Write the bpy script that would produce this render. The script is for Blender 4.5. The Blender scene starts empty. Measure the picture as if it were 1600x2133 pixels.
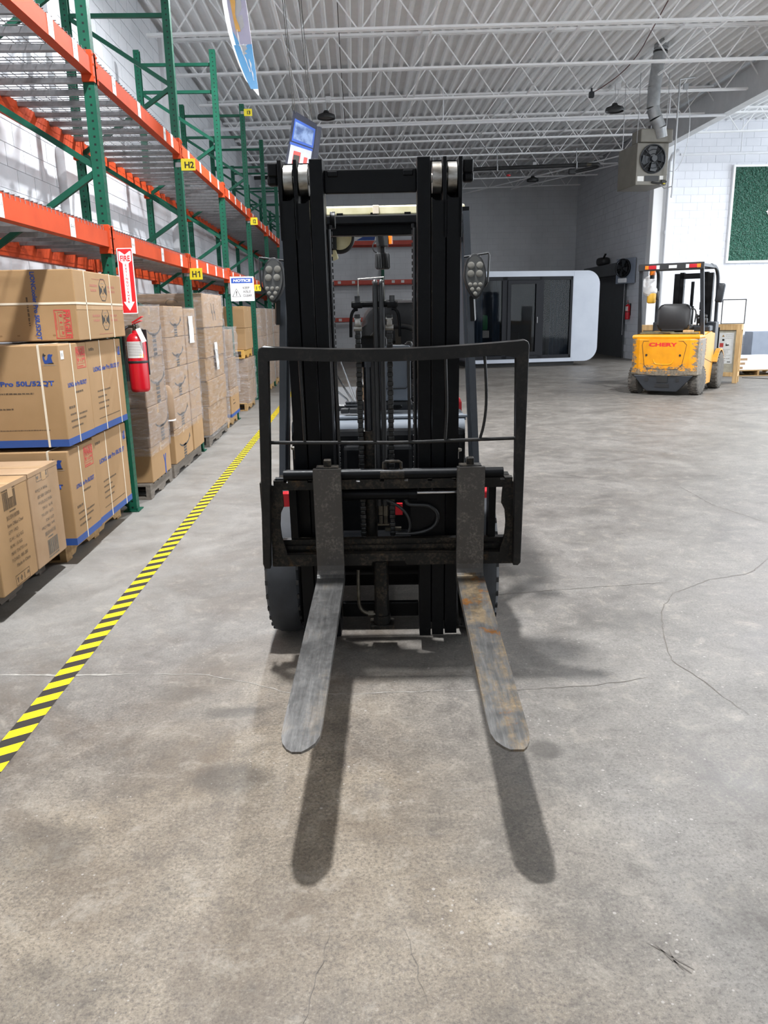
import bpy, bmesh, math, random
from mathutils import Vector, Matrix
random.seed(7)
SC = bpy.context.scene
COL = SC.collection

# ---------------------------------------------------------------- camera
cam = bpy.data.cameras.new('camera')
cam.sensor_fit = 'AUTO'; cam.sensor_width = 36.0
cam.lens = 1612.0 / 2133.0 * 36.0
cam.clip_start = 0.05; cam.clip_end = 200
camo = bpy.data.objects.new('camera', cam); COL.objects.link(camo)
_R = [[0.9991725, -0.0272443, 0.0302015], [-0.0360237, -0.2479750, 0.9680964], [-0.0188859, -0.9683833, -0.2487512]]
camo.matrix_world = Matrix(((_R[0][0], -_R[0][1], -_R[0][2], 0.0), (_R[1][0], -_R[1][1], -_R[1][2], 0.0),
                            (_R[2][0], -_R[2][1], -_R[2][2], 1.48), (0, 0, 0, 1)))
SC.camera = camo

# ---------------------------------------------------------------- world, lamps off frame, exposure
W = bpy.data.worlds.new('world'); SC.world = W; W.use_nodes = True
bg = W.node_tree.nodes['Background']
bg.inputs[0].default_value = (0.86, 0.93, 1.0, 1); bg.inputs[1].default_value = 4.4

def high_bay(x, y, z, power, size=0.26, color=(0.95, 0.97, 1.0)):
    l = bpy.data.lights.new('high_bay_light', 'AREA'); l.shape = 'DISK'; l.size = size
    l.energy = power; l.color = color
    o = bpy.data.objects.new('high_bay_light', l); COL.objects.link(o); o.location = (x, y, z)
    return o
high_bay(-0.47, 3.20, 5.45, 640)          # over the black forklift (key light of the photograph)
high_bay(-0.47, 10.0, 5.45, 430)
high_bay(5.3, 9.9, 5.45, 560)
high_bay(11.0, 10.5, 5.45, 500)           # row over the white-walled bay on the right
high_bay(11.0, 17.6, 5.45, 420)
high_bay(15.5, 17.6, 5.45, 300)
high_bay(11.0, 3.2, 5.45, 300)
# unseen open side added at right as fill; a portal guides world light in
po = bpy.data.lights.new('fill_opening', 'AREA'); po.shape = 'RECTANGLE'; po.size = 29.0; po.size_y = 6.2
po.cycles.is_portal = True
poo = bpy.data.objects.new('fill_opening', po); COL.objects.link(poo); poo.location = (17.0, 7.7, 3.1); poo.rotation_euler = (0, math.pi / 2, 0)
poo.rotation_euler = (math.pi / 2, 0, math.pi / 2)

SC.view_settings.view_transform = 'Standard'
SC.view_settings.look = 'None'
SC.view_settings.gamma = 1.0
SC.view_settings.use_curve_mapping = False
SC.view_settings.exposure = 0.0
SC.cycles.max_bounces = 8
SC.cycles.diffuse_bounces = 5
SC.cycles.transparent_max_bounces = 24
SC.cycles.use_denoising = True
SC.cycles.sample_clamp_indirect = 6.0

# ---------------------------------------------------------------- helpers
PI = math.pi
def lin(h):
    h = h.lstrip('#'); v = [int(h[i:i + 2], 16) / 255 for i in (0, 2, 4)]
    return tuple(c / 12.92 if c <= .04045 else ((c + .055) / 1.055) ** 2.4 for c in v) + (1.0,)

class NT:
    """Small wrapper that builds a node tree."""
    def __init__(s, name):
        s.m = bpy.data.materials.new(name); s.m.use_nodes = True
        s.t = s.m.node_tree; s.b = s.t.nodes['Principled BSDF']
    def n(s, kind, **kw):
        nd = s.t.nodes.new(kind)
        for k, v in kw.items():
            if k.startswith('i_'):
                key = k[2:]
                key = int(key) if key.isdigit() else key.replace('_', ' ')
                s.set(nd.inputs[key], v)
            else: setattr(nd, k, v)
        return nd
    def set(s, inp, v):
        if hasattr(v, 'is_output') or v.__class__.__name__.startswith('NodeSocket'): s.t.links.new(v, inp)
        else:
            if hasattr(inp.default_value, '__len__') and not hasattr(v, '__len__'): v = (v,) * len(inp.default_value)
            inp.default_value = v
    def math(s, op, a, b=0.0, c=None):
        nd = s.n('ShaderNodeMath', operation=op); s.set(nd.inputs[0], a); s.set(nd.inputs[1], b)
        if c is not None: s.set(nd.inputs[2], c)
        return nd.outputs[0]
    def coord(s, kind='Object', scale=None, rot=None):
        o = s.n('ShaderNodeTexCoord').outputs[kind]
        if scale is not None or rot is not None:
            mp = s.n('ShaderNodeMapping'); s.set(mp.inputs[0], o)
            if scale is not None: s.set(mp.inputs['Scale'], scale)
            if rot is not None: s.set(mp.inputs['Rotation'], rot)
            o = mp.outputs[0]
        return o
    def noise(s, vec, scale, detail=4, rough=.55, dist=0.0):
        nd = s.n('ShaderNodeTexNoise'); s.set(nd.inputs['Vector'], vec)
        nd.inputs['Scale'].default_value = scale; nd.inputs['Detail'].default_value = detail
        nd.inputs['Roughness'].default_value = rough; nd.inputs['Distortion'].default_value = dist
        return nd.outputs['Fac']
    def ramp(s, fac, stops, interp='LINEAR'):
        nd = s.n('ShaderNodeValToRGB'); s.set(nd.inputs[0], fac); cr = nd.color_ramp; cr.interpolation = interp
        while len(cr.elements) < len(stops): cr.elements.new(0.5)
        for e, (p, c) in zip(cr.elements, stops):
            e.position = p; e.color = c if hasattr(c, '__len__') else (c, c, c, 1)
        return nd.outputs[0]
    def mix(s, fac, a, b, mode='MIX'):
        nd = s.n('ShaderNodeMix', data_type='RGBA', blend_type=mode)
        s.set(nd.inputs[0], fac); s.set(nd.inputs[6], a); s.set(nd.inputs[7], b)
        return nd.outputs[2]
    def bump(s, h, strength=.3, dist=.01):
        nd = s.n('ShaderNodeBump'); s.set(nd.inputs['Height'], h)
        nd.inputs['Strength'].default_value = strength; nd.inputs['Distance'].default_value = dist
        s.set(s.b.inputs['Normal'], nd.outputs[0])
    def done(s, color=None, rough=None, metal=None, spec=None):
        if color is not None: s.set(s.b.inputs['Base Color'], color)
        if rough is not None: s.set(s.b.inputs['Roughness'], rough)
        if metal is not None: s.set(s.b.inputs['Metallic'], metal)
        if spec is not None: s.set(s.b.inputs['Specular IOR Level'], spec)
        return s.m

def mat(name, c1, c2=None, scale=6, rough=.6, metal=0.0, bump=0.0, bscale=None, stretch=(1, 1, 1), spec=.5, lo=.35, hi=.65):
    t = NT(name); v = t.coord('Object', scale=stretch)
    c = lin(c1)
    if c2:
        f = t.noise(v, scale, 5)
        c = t.ramp(f, [(lo, lin(c1)), (hi, lin(c2))])
    if bump: t.bump(t.noise(v, bscale or scale * 4, 3), bump, .005)
    return t.done(c, rough, metal, spec)

def worn(name, base, dust, rust=None, scale=9, amount=.5, rough=.55, metal=0.0, spec=.4):
    """Dark paint with dust specks, scratches and a little rust."""
    t = NT(name); v = t.coord('Object')
    a = t.noise(v, scale, 8, .7); b = t.noise(v, scale * 7, 4, .7)
    m1 = t.ramp(t.math('MULTIPLY', a, b), [(.30 - .08 * amount, 0.0), (.46, 1.0)])
    c = t.mix(m1, lin(base), lin(dust))
    if rust:
        r = t.ramp(t.noise(v, scale * .6, 7, .75), [(.60, 0.0), (.74, 1.0)])
        c = t.mix(r, c, lin(rust))
    t.bump(b, .08, .003)
    return t.done(c, t.ramp(a, [(.3, rough - .12), (.7, rough + .15)]), metal, spec)

class MB:
    def __init__(s): s.bm = bmesh.new()
    def _fin(s, vs, rot=None, c=None, bev=0, seg=2):
        if rot is not None:
            m = rot if isinstance(rot, Matrix) else Matrix.Rotation(rot, 3, 'Z')
            for v in vs: v.co = (m.to_3x3() @ v.co)
        if c is not None:
            for v in vs: v.co += Vector(c)
        if bev:
            es = list({e for v in vs for e in v.link_edges})
            bmesh.ops.bevel(s.bm, geom=es, offset=bev, segments=seg, profile=.5, affect='EDGES')
        return s
    def box(s, c, d, rot=None, bev=0, seg=2):
        r = bmesh.ops.create_cube(s.bm, size=1.0); vs = r['verts']
        for v in vs: v.co = Vector((v.co.x * d[0], v.co.y * d[1], v.co.z * d[2]))
        return s._fin(vs, rot, c, bev, seg)
    def bx(s, x0, x1, y0, y1, z0, z1, bev=0, seg=2):
        return s.box(((x0 + x1) / 2, (y0 + y1) / 2, (z0 + z1) / 2), (abs(x1 - x0), abs(y1 - y0), abs(z1 - z0)), None, bev, seg)
    def _frame(s, d):
        d = Vector(d).normalized(); a = Vector((0, 0, 1)) if abs(d.z) < .9 else Vector((1, 0, 0))
        x = a.cross(d).normalized(); return x, d.cross(x)
    def cyl(s, p0, p1, r, r2=None, n=16, cap=True):
        p0, p1 = Vector(p0), Vector(p1); x, y = s._frame(p1 - p0); r2 = r if r2 is None else r2
        A = [s.bm.verts.new(p0 + (x * math.cos(2 * PI * i / n) + y * math.sin(2 * PI * i / n)) * r) for i in range(n)]
        B = [s.bm.verts.new(p1 + (x * math.cos(2 * PI * i / n) + y * math.sin(2 * PI * i / n)) * r2) for i in range(n)]
        for i in range(n): s.bm.faces.new((A[i], A[(i + 1) % n], B[(i + 1) % n], B[i]))
        if cap: s.bm.faces.new(A[::-1]); s.bm.faces.new(B)
        return s
    def tube(s, pts, r, n=8, closed=False, smooth=0):
        pts = [Vector(p) for p in pts]
        for _ in range(smooth):
            q = [pts[0]] if not closed else []
            L = len(pts)
            for i in range(L if closed else L - 1):
                a, b = pts[i], pts[(i + 1) % L]
                q += [a * .75 + b * .25, a * .25 + b * .75]
            if not closed: q.append(pts[-1])
            pts = q
        rings = []; x = None; L = len(pts)
        for i, p in enumerate(pts):
            if closed: d = pts[(i + 1) % L] - pts[i - 1]
            else: d = pts[min(i + 1, L - 1)] - pts[max(i - 1, 0)]
            d.normalize()
            if x is None: x, y = s._frame(d)
            else: x = (x - d * x.dot(d)).normalized(); y = d.cross(x)
            rr = r[i] if isinstance(r, (list, tuple)) else r
            rings.append([s.bm.verts.new(p + (x * math.cos(2 * PI * k / n) + y * math.sin(2 * PI * k / n)) * rr) for k in range(n)])
        for i in range(L if closed else L - 1):
            A, B = rings[i], rings[(i + 1) % L]
            for k in range(n): s.bm.faces.new((A[k], A[(k + 1) % n], B[(k + 1) % n], B[k]))
        if not closed: s.bm.faces.new(rings[0][::-1]); s.bm.faces.new(rings[-1])
        return s
    def bar(s, p0, p1, w, h, up=(0, 0, 1)):
        p0, p1 = Vector(p0), Vector(p1); d = (p1 - p0).normalized(); u = Vector(up)
        x = d.cross(u)
        if x.length < 1e-4: x = d.cross(Vector((0, 1, 0)))
        x.normalize(); y = x.cross(d).normalized()
        o = [(-w / 2, -h / 2), (w / 2, -h / 2), (w / 2, h / 2), (-w / 2, h / 2)]
        A = [s.bm.verts.new(p0 + x * a + y * b) for a, b in o]; B = [s.bm.verts.new(p1 + x * a + y * b) for a, b in o]
        for i in range(4): s.bm.faces.new((A[i], A[(i + 1) % 4], B[(i + 1) % 4], B[i]))
        s.bm.faces.new(A[::-1]); s.bm.faces.new(B); return s
    def prism(s, poly, h, M=None, bev=0):
        """2D polygon extruded by h along local z, placed by M (z 0..h)."""
        M = M or Matrix.Identity(4)
        A = [s.bm.verts.new(M @ Vector((x, y, 0))) for x, y in poly]; B = [s.bm.verts.new(M @ Vector((x, y, h))) for x, y in poly]
        n = len(poly); fa = s.bm.faces.new(A[::-1]); fb = s.bm.faces.new(B)
        for i in range(n): s.bm.faces.new((A[i], A[(i + 1) % n], B[(i + 1) % n], B[i]))
        if bev:
            es = list(fa.edges) + list(fb.edges)
            bmesh.ops.bevel(s.bm, geom=es, offset=bev, segments=2, profile=.5, affect='EDGES')
        return s
    def lathe(s, prof, n=24, M=None):
        M = M or Matrix.Identity(4); rings = []
        for r, z in prof:
            rings.append([s.bm.verts.new(M @ Vector((r * math.cos(2 * PI * k / n), r * math.sin(2 * PI * k / n), z))) for k in range(n)])
        for A, B in zip(rings, rings[1:]):
            for k in range(n): s.bm.faces.new((A[k], A[(k + 1) % n], B[(k + 1) % n], B[k]))
        s.bm.faces.new(rings[0][::-1]); s.bm.faces.new(rings[-1]); return s
    def quad(s, a, b, c, d): s.bm.faces.new([s.bm.verts.new(Vector(p)) for p in (a, b, c, d)]); return s
    def poly(s, pts): s.bm.faces.new([s.bm.verts.new(Vector(p)) for p in pts]); return s
    def mesh(s, name, m, smooth=False):
        bmesh.ops.recalc_face_normals(s.bm, faces=s.bm.faces[:])
        me = bpy.data.meshes.new(name); s.bm.to_mesh(me); s.bm.free()
        for q in (m if isinstance(m, (list, tuple)) else [m]): me.materials.append(q)
        if smooth:
            me.polygons.foreach_set('use_smooth', [True] * len(me.polygons))
            try: me.set_sharp_from_angle(angle=math.radians(35))
            except Exception: pass
        return me
    def obj(s, name, m, parent=None, loc=None, rot=None, smooth=False):
        return link(name, s.mesh(name, m, smooth), parent, loc, rot)

def link(name, me, parent=None, loc=None, rot=None):
    o = bpy.data.objects.new(name, me); COL.objects.link(o)
    if parent is not None: o.parent = parent
    if loc is not None: o.location = loc
    if rot is not None: o.rotation_euler = rot
    return o
def tag(o, label, cat, group=None):
    o['label'] = label; o['category'] = cat
    if group: o['group'] = group
    return o
def thing(name, label, cat, loc=(0, 0, 0), rz=0.0, group=None):
    o = bpy.data.objects.new(name, None); COL.objects.link(o); o.location = loc; o.rotation_euler = (0, 0, rz)
    o.empty_display_size = .1
    return tag(o, label, cat, group)
def structure(o): o['kind'] = 'structure'; return o
def stuff(o): o['kind'] = 'stuff'; return o
def FM(o, x, y):
    """Plane frame: origin o, unit axes x (right) and y (up); the normal is x cross y."""
    x = Vector(x).normalized(); y = Vector(y).normalized(); z = x.cross(y)
    M = Matrix.Identity(4)
    for i in range(3): M[i][0] = x[i]; M[i][1] = y[i]; M[i][2] = z[i]; M[i][3] = o[i]
    return M
_tc = {}
def text(s, m, M, parent=None, w=None, h=None, name='lettering', bold=0.0, ac=(0.0, 0.0), sp=1.0, lift=.0012):
    """Flat lettering on the plane frame M; w/h are the size of the whole word; ac is the anchor inside it."""
    key = (s, round(bold, 4), sp)
    if key not in _tc:
        cu = bpy.data.curves.new('txt', 'FONT'); cu.body = s; cu.size = 1.0; cu.offset = bold; cu.space_character = sp
        cu.resolution_u = 3
        to = bpy.data.objects.new('txt', cu); COL.objects.link(to)
        bpy.context.view_layer.update()
        me = bpy.data.meshes.new_from_object(to.evaluated_get(bpy.context.evaluated_depsgraph_get()))
        bpy.data.objects.remove(to); bpy.data.curves.remove(cu)
        xs = [v.co.x for v in me.vertices]; ys = [v.co.y for v in me.vertices]
        _tc[key] = (me, min(xs), max(xs), min(ys), max(ys))
    src, x0, x1, y0, y1 = _tc[key]
    sx = w / (x1 - x0) if w else None; sy = h / (y1 - y0) if h else None
    sx = sx or sy; sy = sy or sx
    me = src.copy(); me.materials.clear(); me.materials.append(m)
    for v in me.vertices:
        v.co = M @ Vector(((v.co.x - x0) * sx - ac[0] * (x1 - x0) * sx, (v.co.y - y0) * sy - ac[1] * (y1 - y0) * sy, lift))
    return link(name, me, parent)
def rrect(w, h, r, n=5, corners=(1, 1, 1, 1)):
    pts = []
    for (cx, cy, a0, on) in ((w / 2, h / 2, 0, corners[0]), (-w / 2, h / 2, 90, corners[1]), (-w / 2, -h / 2, 180, corners[2]), (w / 2, -h / 2, 270, corners[3])):
        if not on: pts.append((cx, cy)); continue
        ox = cx - math.copysign(r, cx); oy = cy - math.copysign(r, cy)
        for i in range(n + 1):
            a = math.radians(a0 + 90 * i / n); pts.append((ox + r * math.cos(a), oy + r * math.sin(a)))
    return pts
def rectring(mb, w, h, t, d, M):
    """Flat rectangular outline (four thin bars) on frame M."""
    for (x, y, a, b) in ((0, h / 2 - t / 2, w, t), (0, -h / 2 + t / 2, w, t), (-w / 2 + t / 2, 0, t, h - 2 * t), (w / 2 - t / 2, 0, t, h - 2 * t)):
        mb.prism([(x - a / 2, y - b / 2), (x + a / 2, y - b / 2), (x + a / 2, y + b / 2), (x - a / 2, y + b / 2)], d, M)

# ---------------------------------------------------------------- materials
K = {}
K['green'] = mat('rack_green', '#094a38', '#084332', 8, .5, spec=.28)
K['orange'] = mat('rack_orange', '#b8441f', '#aa3d1b', 5, .62, spec=.2)
K['darkorange'] = mat('rack_red', '#b3402f', '#a83a2a', 5, .55)
K['galv'] = mat('galvanised_steel', '#8f9091', '#7d7e80', 20, .42, .75)
K['wire'] = mat('deck_wire', '#77787a', '#6a6b6d', 30, .45, .6)
K['paint_white'] = mat('white_paint', '#dadbdd', '#cfd0d2', 3, .5)
K['deck_white'] = mat('deck_white_paint', '#f4f5f6', '#eeeff0', 4, .5)
K['card'] = mat('cardboard', '#987954', '#8f714c', 3, .85, bump=.05, bscale=90)
K['card2'] = mat('cardboard_pale', '#a08568', '#967a5c', 4, .85, bump=.06, bscale=70)
K['card3'] = mat('cardboard_grey_brown', '#8f7861', '#82694f', 4, .8, bump=.05, bscale=60)
K['flap'] = mat('cardboard_edge', '#8a6b47', '#7c5f3e', 8, .9)
K['packtape'] = mat('packing_tape', '#b49672', '#aa8b66', 6, .3)
K['blue'] = mat('print_blue', '#1c3f86', '#1a3a7c', 6, .6)
K['blueband'] = mat('print_blue_band', '#23488a', '#214280', 6, .6)
K['ink'] = mat('print_black', '#26241f', None, rough=.7)
K['inkbrown'] = mat('print_brown', '#4a3a28', '#5a4833', 20, .8)
K['inkred'] = mat('print_red', '#b23a33', '#a83a36', 20, .75)
K['inkfade'] = mat('print_faded_red', '#96604c', None, rough=.8)
K['inkgrey'] = mat('print_faded_grey', '#7b756e', '#88817a', 30, .8)
K['strap'] = mat('strap_plastic', '#d9cdb9', '#cbbda6', 8, .45)
K['paper'] = mat('white_paper', '#cfcfcc', '#c4c4c1', 9, .6)
K['white'] = mat('plain_white', '#eaeaea', None, rough=.45)
K['yellow'] = mat('sign_yellow', '#e3d21f', '#d9c81c', 5, .45)
K['red'] = mat('extinguisher_red', '#b3101f', '#a60d1b', 6, .25, spec=.6)
K['signred'] = mat('sign_red', '#cc1f24', None, rough=.45)
K['signblue'] = mat('sign_blue', '#1d4fae', None, rough=.45)
K['black'] = mat('black_plastic', '#161718', '#1d1e1f', 10, .5)
K['rubber'] = mat('tyre_rubber', '#25272a', '#2d2f33', 12, .75, bump=.1, bscale=60)
K['rubberdust'] = mat('dusty_tyre', '#4a4743', '#5f5a53', 14, .85, bump=.15, bscale=60)
K['mast'] = worn('mast_black', '#050608', '#100f0e', None, 10, .2, .42, spec=.16)
K['mastlow'] = worn('carriage_black', '#0f0e0c', '#4a4033', '#4f3a1f', 12, .8, .5, spec=.25)
K['guardrail'] = worn('backrest_black', '#121110', '#2c2823', None, 8, .5, .42, spec=.3)
K['chainm'] = mat('chain_steel', '#1d1d1d', '#3a3a3a', 60, .35, .6)
K['rod'] = mat('oiled_rod', '#4a4c50', '#3c3e42', 20, .25, .9)
K['chrome'] = mat('chrome', '#d6d6d6', '#c4c4c4', 20, .16, 1.0)
K['steel'] = mat('bare_steel', '#a9a7a2', '#6f6a62', 14, .32, .9, stretch=(1, 1, 3))
K['brass'] = mat('fitting_steel', '#5f5a50', '#4a453d', 30, .4, .8)
K['cowl'] = mat('cowl_grey', '#25292e', '#1f2328', 6, .4)
K['cowl2'] = mat('cowl_light_grey', '#5f656c', '#575d64', 6, .7)
K['seat'] = mat('seat_vinyl', '#0f0f10', '#171718', 15, .35)
K['fred'] = mat('chassis_red', '#b81f28', '#a81a22', 6, .4)
K['cream'] = mat('cream_panel', '#d9d2b0', '#c2b98f', 12, .55)
K['lens'] = mat('lamp_lens', '#85827a', '#77746c', 30, .3, .2)
K['lensplate'] = mat('lamp_plate', '#4a4a48', None, rough=.35)
K['amber'] = mat('amber_lens', '#e07a1e', '#d46c15', 20, .25)
K['wood'] = mat('pallet_wood', '#a98a5e', '#8d6f47', 3, .85, stretch=(1, 9, 9))
K['woodgrey'] = mat('weathered_pallet_wood', '#6f675d', '#5a534b', 3, .9, stretch=(9, 1, 9))
K['woodyellow'] = mat('new_pallet_wood', '#c49a4e', '#b3883f', 3, .8, stretch=(1, 9, 9))
K['woodcrate'] = mat('crate_wood', '#c2a274', '#ad8b5c', 3, .8, stretch=(9, 9, 1))
K['conduit'] = mat('conduit_grey', '#9fa1a3', None, rough=.4, metal=.5)
K['duct'] = mat('duct_galvanised', '#9a9c9d', '#85888a', 8, .42, .35)
K['heater'] = mat('heater_beige', '#6a675f', '#5f5c54', 5, .5)
K['podwhite'] = mat('pod_white', '#a2a8b2', '#9aa0ab', 2, .35)
K['podframe'] = mat('pod_frame', '#0b0e15', None, rough=.6, spec=.25)
K['curtain'] = mat('blue_grey_curtain', '#34495e', '#2c3f52', 8, .9)
K['cab'] = mat('cabinet_grey', '#7f8794', '#78808d', 4, .5)
K['shutter'] = mat('shutter_grey', '#4a4d50', '#45484b', 5, .5, .2)

def slab(h, k=.53):
    c = lin(h); return (c[0] * k, c[1] * k, c[2] * k, 1.0)
def m_floor():
    t = NT('concrete_floor'); v = t.coord('Object')
    xyz = t.n('ShaderNodeSeparateXYZ'); t.set(xyz.inputs[0], v); X, Y = xyz.outputs[0], xyz.outputs[1]
    big = t.noise(v, .55, 5, .6, .6); mid = t.noise(v, 1.7, 10, .72, .5); fine = t.noise(v, 32, 8, .80, .2); grit = t.noise(v, 95, 4, .85)
    c = t.ramp(mid, [(.30, (.090, .082, .073, 1)), (.44, (.129, .118, .105, 1)), (.56, (.158, .146, .131, 1)), (.70, (.212, .198, .180, 1))])
    # sandy, worn-through sealer over the near left of the floor
    wx = t.math('SUBTRACT', 1.0, t.math('DIVIDE', t.math('ABSOLUTE', t.math('ADD', X, .35)), 1.35)); wy = t.math('SUBTRACT', 1.0, t.math('DIVIDE', t.math('ABSOLUTE', t.math('SUBTRACT', Y, 1.2)), 2.6))
    wz = t.math('MULTIPLY', t.math('MAXIMUM', wx, 0.0), t.math('MAXIMUM', wy, 0.0))
    sandy = t.ramp(t.math('MULTIPLY', t.math('MULTIPLY', mid, wz), 3.0), [(.18, 0.0), (.75, .85)])
    c = t.mix(sandy, c, t.ramp(t.math('ADD', t.math('MULTIPLY', grit, .5), t.math('MULTIPLY', mid, .5)), [(.36, slab('#7d6f5e')), (.5, slab('#9a8b77')), (.64, slab('#c2b196'))]))
    # darker grey-brown swathes
    dk = t.ramp(t.noise(v, .9, 7, .64, 1.2), [(.52, 0.0), (.72, .42)])
    c = t.mix(dk, c, slab('#625d58'))
    c = t.mix(t.ramp(fine, [(.34, .25), (.52, 0.0)]), c, slab('#57524c'))
    c = t.mix(t.ramp(fine, [(.55, 0.0), (.72, .25)]), c, slab('#c1bbb0'))
    c = t.mix(t.ramp(grit, [(.36, .6), (.48, 0.0)]), c, slab('#4e4944'))
    c = t.mix(t.ramp(grit, [(.56, 0.0), (.66, .45)]), c, slab('#c6c0b5'))
    br = t.math('MULTIPLY', t.ramp(t.noise(v, 1.3, 8, .68, .8), [(.48, 0.0), (.66, .62)]), t.ramp(X, [(.0, 1.0), (.45, .25), (1.0, .1)]))
    c = t.mix(br, c, slab('#6a5947'))
    mot = t.noise(v, 7.5, 10, .80, .4)
    c = t.mix(t.ramp(mot, [(.32, .62), (.48, 0.0)]), c, slab('#57504a'))
    c = t.mix(t.ramp(mot, [(.53, 0.0), (.68, .55)]), c, slab('#c4bbac'))
    # long scuffs across the floor
    sv = t.coord('Object', scale=(3.2, .5, 1), rot=(0, 0, .5)); sc = t.ramp(t.noise(sv, 7, 8, .8, .9), [(.60, 0.0), (.74, .5)])
    c = t.mix(sc, c, slab('#57514b'))
    sv2 = t.coord('Object', scale=(.35, 4.0, 1)); sc2 = t.ramp(t.noise(sv2, 5, 8, .8, .6), [(.60, 0.0), (.76, .5)])
    c = t.mix(sc2, c, slab('#b8b3ac'))
    sv3 = t.coord('Object', scale=(9.0, .8, 1), rot=(0, 0, -.25)); sc3 = t.ramp(t.noise(sv3, 4, 7, .75, .5), [(.66, 0.0), (.72, .55)])
    c = t.mix(sc3, c, slab('#5c564f'))
    # pale chips of aggregate
    for (scl, rad, th, xo) in ((15, .075, .50, -.2), (34, .10, .54, -1.3)):
        vo = t.n('ShaderNodeTexVoronoi', feature='F1'); t.set(vo.inputs['Vector'], v); vo.inputs['Scale'].default_value = scl
        sp = t.math('LESS_THAN', vo.outputs['Distance'], rad)
        sp = t.math('MULTIPLY', sp, t.math('GREATER_THAN', t.noise(v, 1.7, 3), th))
        sp = t.math('MULTIPLY', sp, t.math('GREATER_THAN', X, xo))
        c = t.mix(t.math('MULTIPLY', sp, .6), c, slab('#d2cdc4'))
    # cleaner, paler strip of slab along the racking
    pale = t.math('MULTIPLY', t.n('ShaderNodeMapRange', i_0=X, i_1=-.2, i_2=-1.3, i_3=0.0, i_4=.5).outputs[0], t.n('ShaderNodeMapRange', i_0=Y, i_1=2.4, i_2=4.5, i_3=0.0, i_4=1.0).outputs[0])
    c = t.mix(t.math('MULTIPLY', pale, t.ramp(mid, [(.3, .6), (.6, 1.0)])), c, slab('#cbc9c4'))
    # oil and rubber stains: x, y, radius x, radius y, strength
    wob = t.math('MULTIPLY', t.math('SUBTRACT', t.noise(v, 6, 4), .5), .9)
    for (sx, sy, rx, ry, st) in STAINS:
        a = t.math('DIVIDE', t.math('SUBTRACT', X, sx), rx); b = t.math('DIVIDE', t.math('SUBTRACT', Y, sy), ry)
        d = t.math('SQRT', t.math('ADD', t.math('MULTIPLY', a, a), t.math('MULTIPLY', b, b)))
        f = t.ramp(t.math('ADD', d, wob), [(.55, st), (1.05, 0.0)])
        c = t.mix(f, c, slab('#45403b'))
    t.bump(t.math('ADD', t.math('MULTIPLY', grit, .35), fine), .12, .004)
    return t.done(c, t.ramp(mid, [(.3, .40), (.7, .60)]), 0, .38)
STAINS = [(-.46, 2.28, .17, .10, .55), (-.50, 2.72, .13, .06, .5), (-.60, 3.0, .10, .06, .3), (.62, 2.38, .07, .07, .6), (.90, 4.05, .18, .13, .35),
          (-1.0, 1.95, .26, .16, .32), (-.75, 1.45, .2, .14, .25), (1.1, 1.6, .3, .2, .22), (.3, 1.25, .2, .16, .22), (-.75, 2.9, .18, .10, .25), (2.0, 3.1, .35, .3, .2), (1.5, 2.7, .4, .16, .22), (-.62, 1.2, .3, .1, .3), (1.3, 3.5, .3, .2, .25), (1.65, 1.25, .3, .25, .2)]
K['floor'] = m_floor()

K['block_y'] = mat('painted_block_side', '#d4d6da', '#c9cbcf', 1.3, .6, bump=.2, bscale=45)
K['block_x'] = mat('painted_block_end', '#cfd1d4', '#c5c7ca', 1.3, .6, bump=.2, bscale=45)
K['block_white'] = mat('painted_block_white', '#e6e8ee', '#dcdee4', 1.3, .6, bump=.2, bscale=45)
K['mortar'] = mat('painted_joint', '#bcbec1', '#b2b4b8', 3, .7)
K['mortarw'] = mat('painted_joint_white', '#cdd0d6', '#c4c7ce', 3, .7)

def m_hazard():
    t = NT('hazard_tape'); v = t.coord('Object'); s = t.n('ShaderNodeSeparateXYZ'); t.set(s.inputs[0], v)
    d = t.math('FRACT', t.math('DIVIDE', t.math('ADD', s.outputs[1], t.math('MULTIPLY', s.outputs[0], -.62)), .128))
    f = t.math('GREATER_THAN', d, .5)
    wear = t.ramp(t.noise(v, 14, 7, .75), [(.66, 0.0), (.76, .7)])
    c = t.mix(f, lin('#2b2825'), lin('#f2d312')); c = t.mix(wear, c, lin('#8b8168'))
    return t.done(c, .5, 0, .35)
K['hazard'] = m_hazard()

def m_post():
    t = NT('rack_post_green'); v = t.coord('Object'); s = t.n('ShaderNodeSeparateXYZ'); t.set(s.inputs[0], v)
    g = t.n('ShaderNodeNewGeometry'); n = t.n('ShaderNodeSeparateXYZ'); t.set(n.inputs[0], g.outputs['True Normal'])
    zf = t.math('LESS_THAN', t.math('ABSOLUTE', t.math('SUBTRACT', t.math('FRACT', t.math('DIVIDE', s.outputs[2], .0508)), .5)), .14)
    a = t.math('MULTIPLY', t.math('LESS_THAN', t.math('ABSOLUTE', t.math('SUBTRACT', s.outputs[0], .004)), .0075), t.math('GREATER_THAN', t.math('ABSOLUTE', n.outputs[1]), .5))
    b = t.math('MULTIPLY', t.math('LESS_THAN', t.math('ABSOLUTE', t.math('SUBTRACT', t.math('ABSOLUTE', s.outputs[1]), .02)), .006), t.math('GREATER_THAN', t.math('ABSOLUTE', n.outputs[0]), .5))
    h = t.math('MULTIPLY', zf, t.math('MAXIMUM', a, b))
    c = t.mix(h, t.ramp(t.noise(v, 7, 5), [(.35, lin('#0a4f3b')), (.65, lin('#094634'))]), lin('#0a1512'))
    return t.done(c, .5, 0, .28)
K['post'] = m_post()

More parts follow.
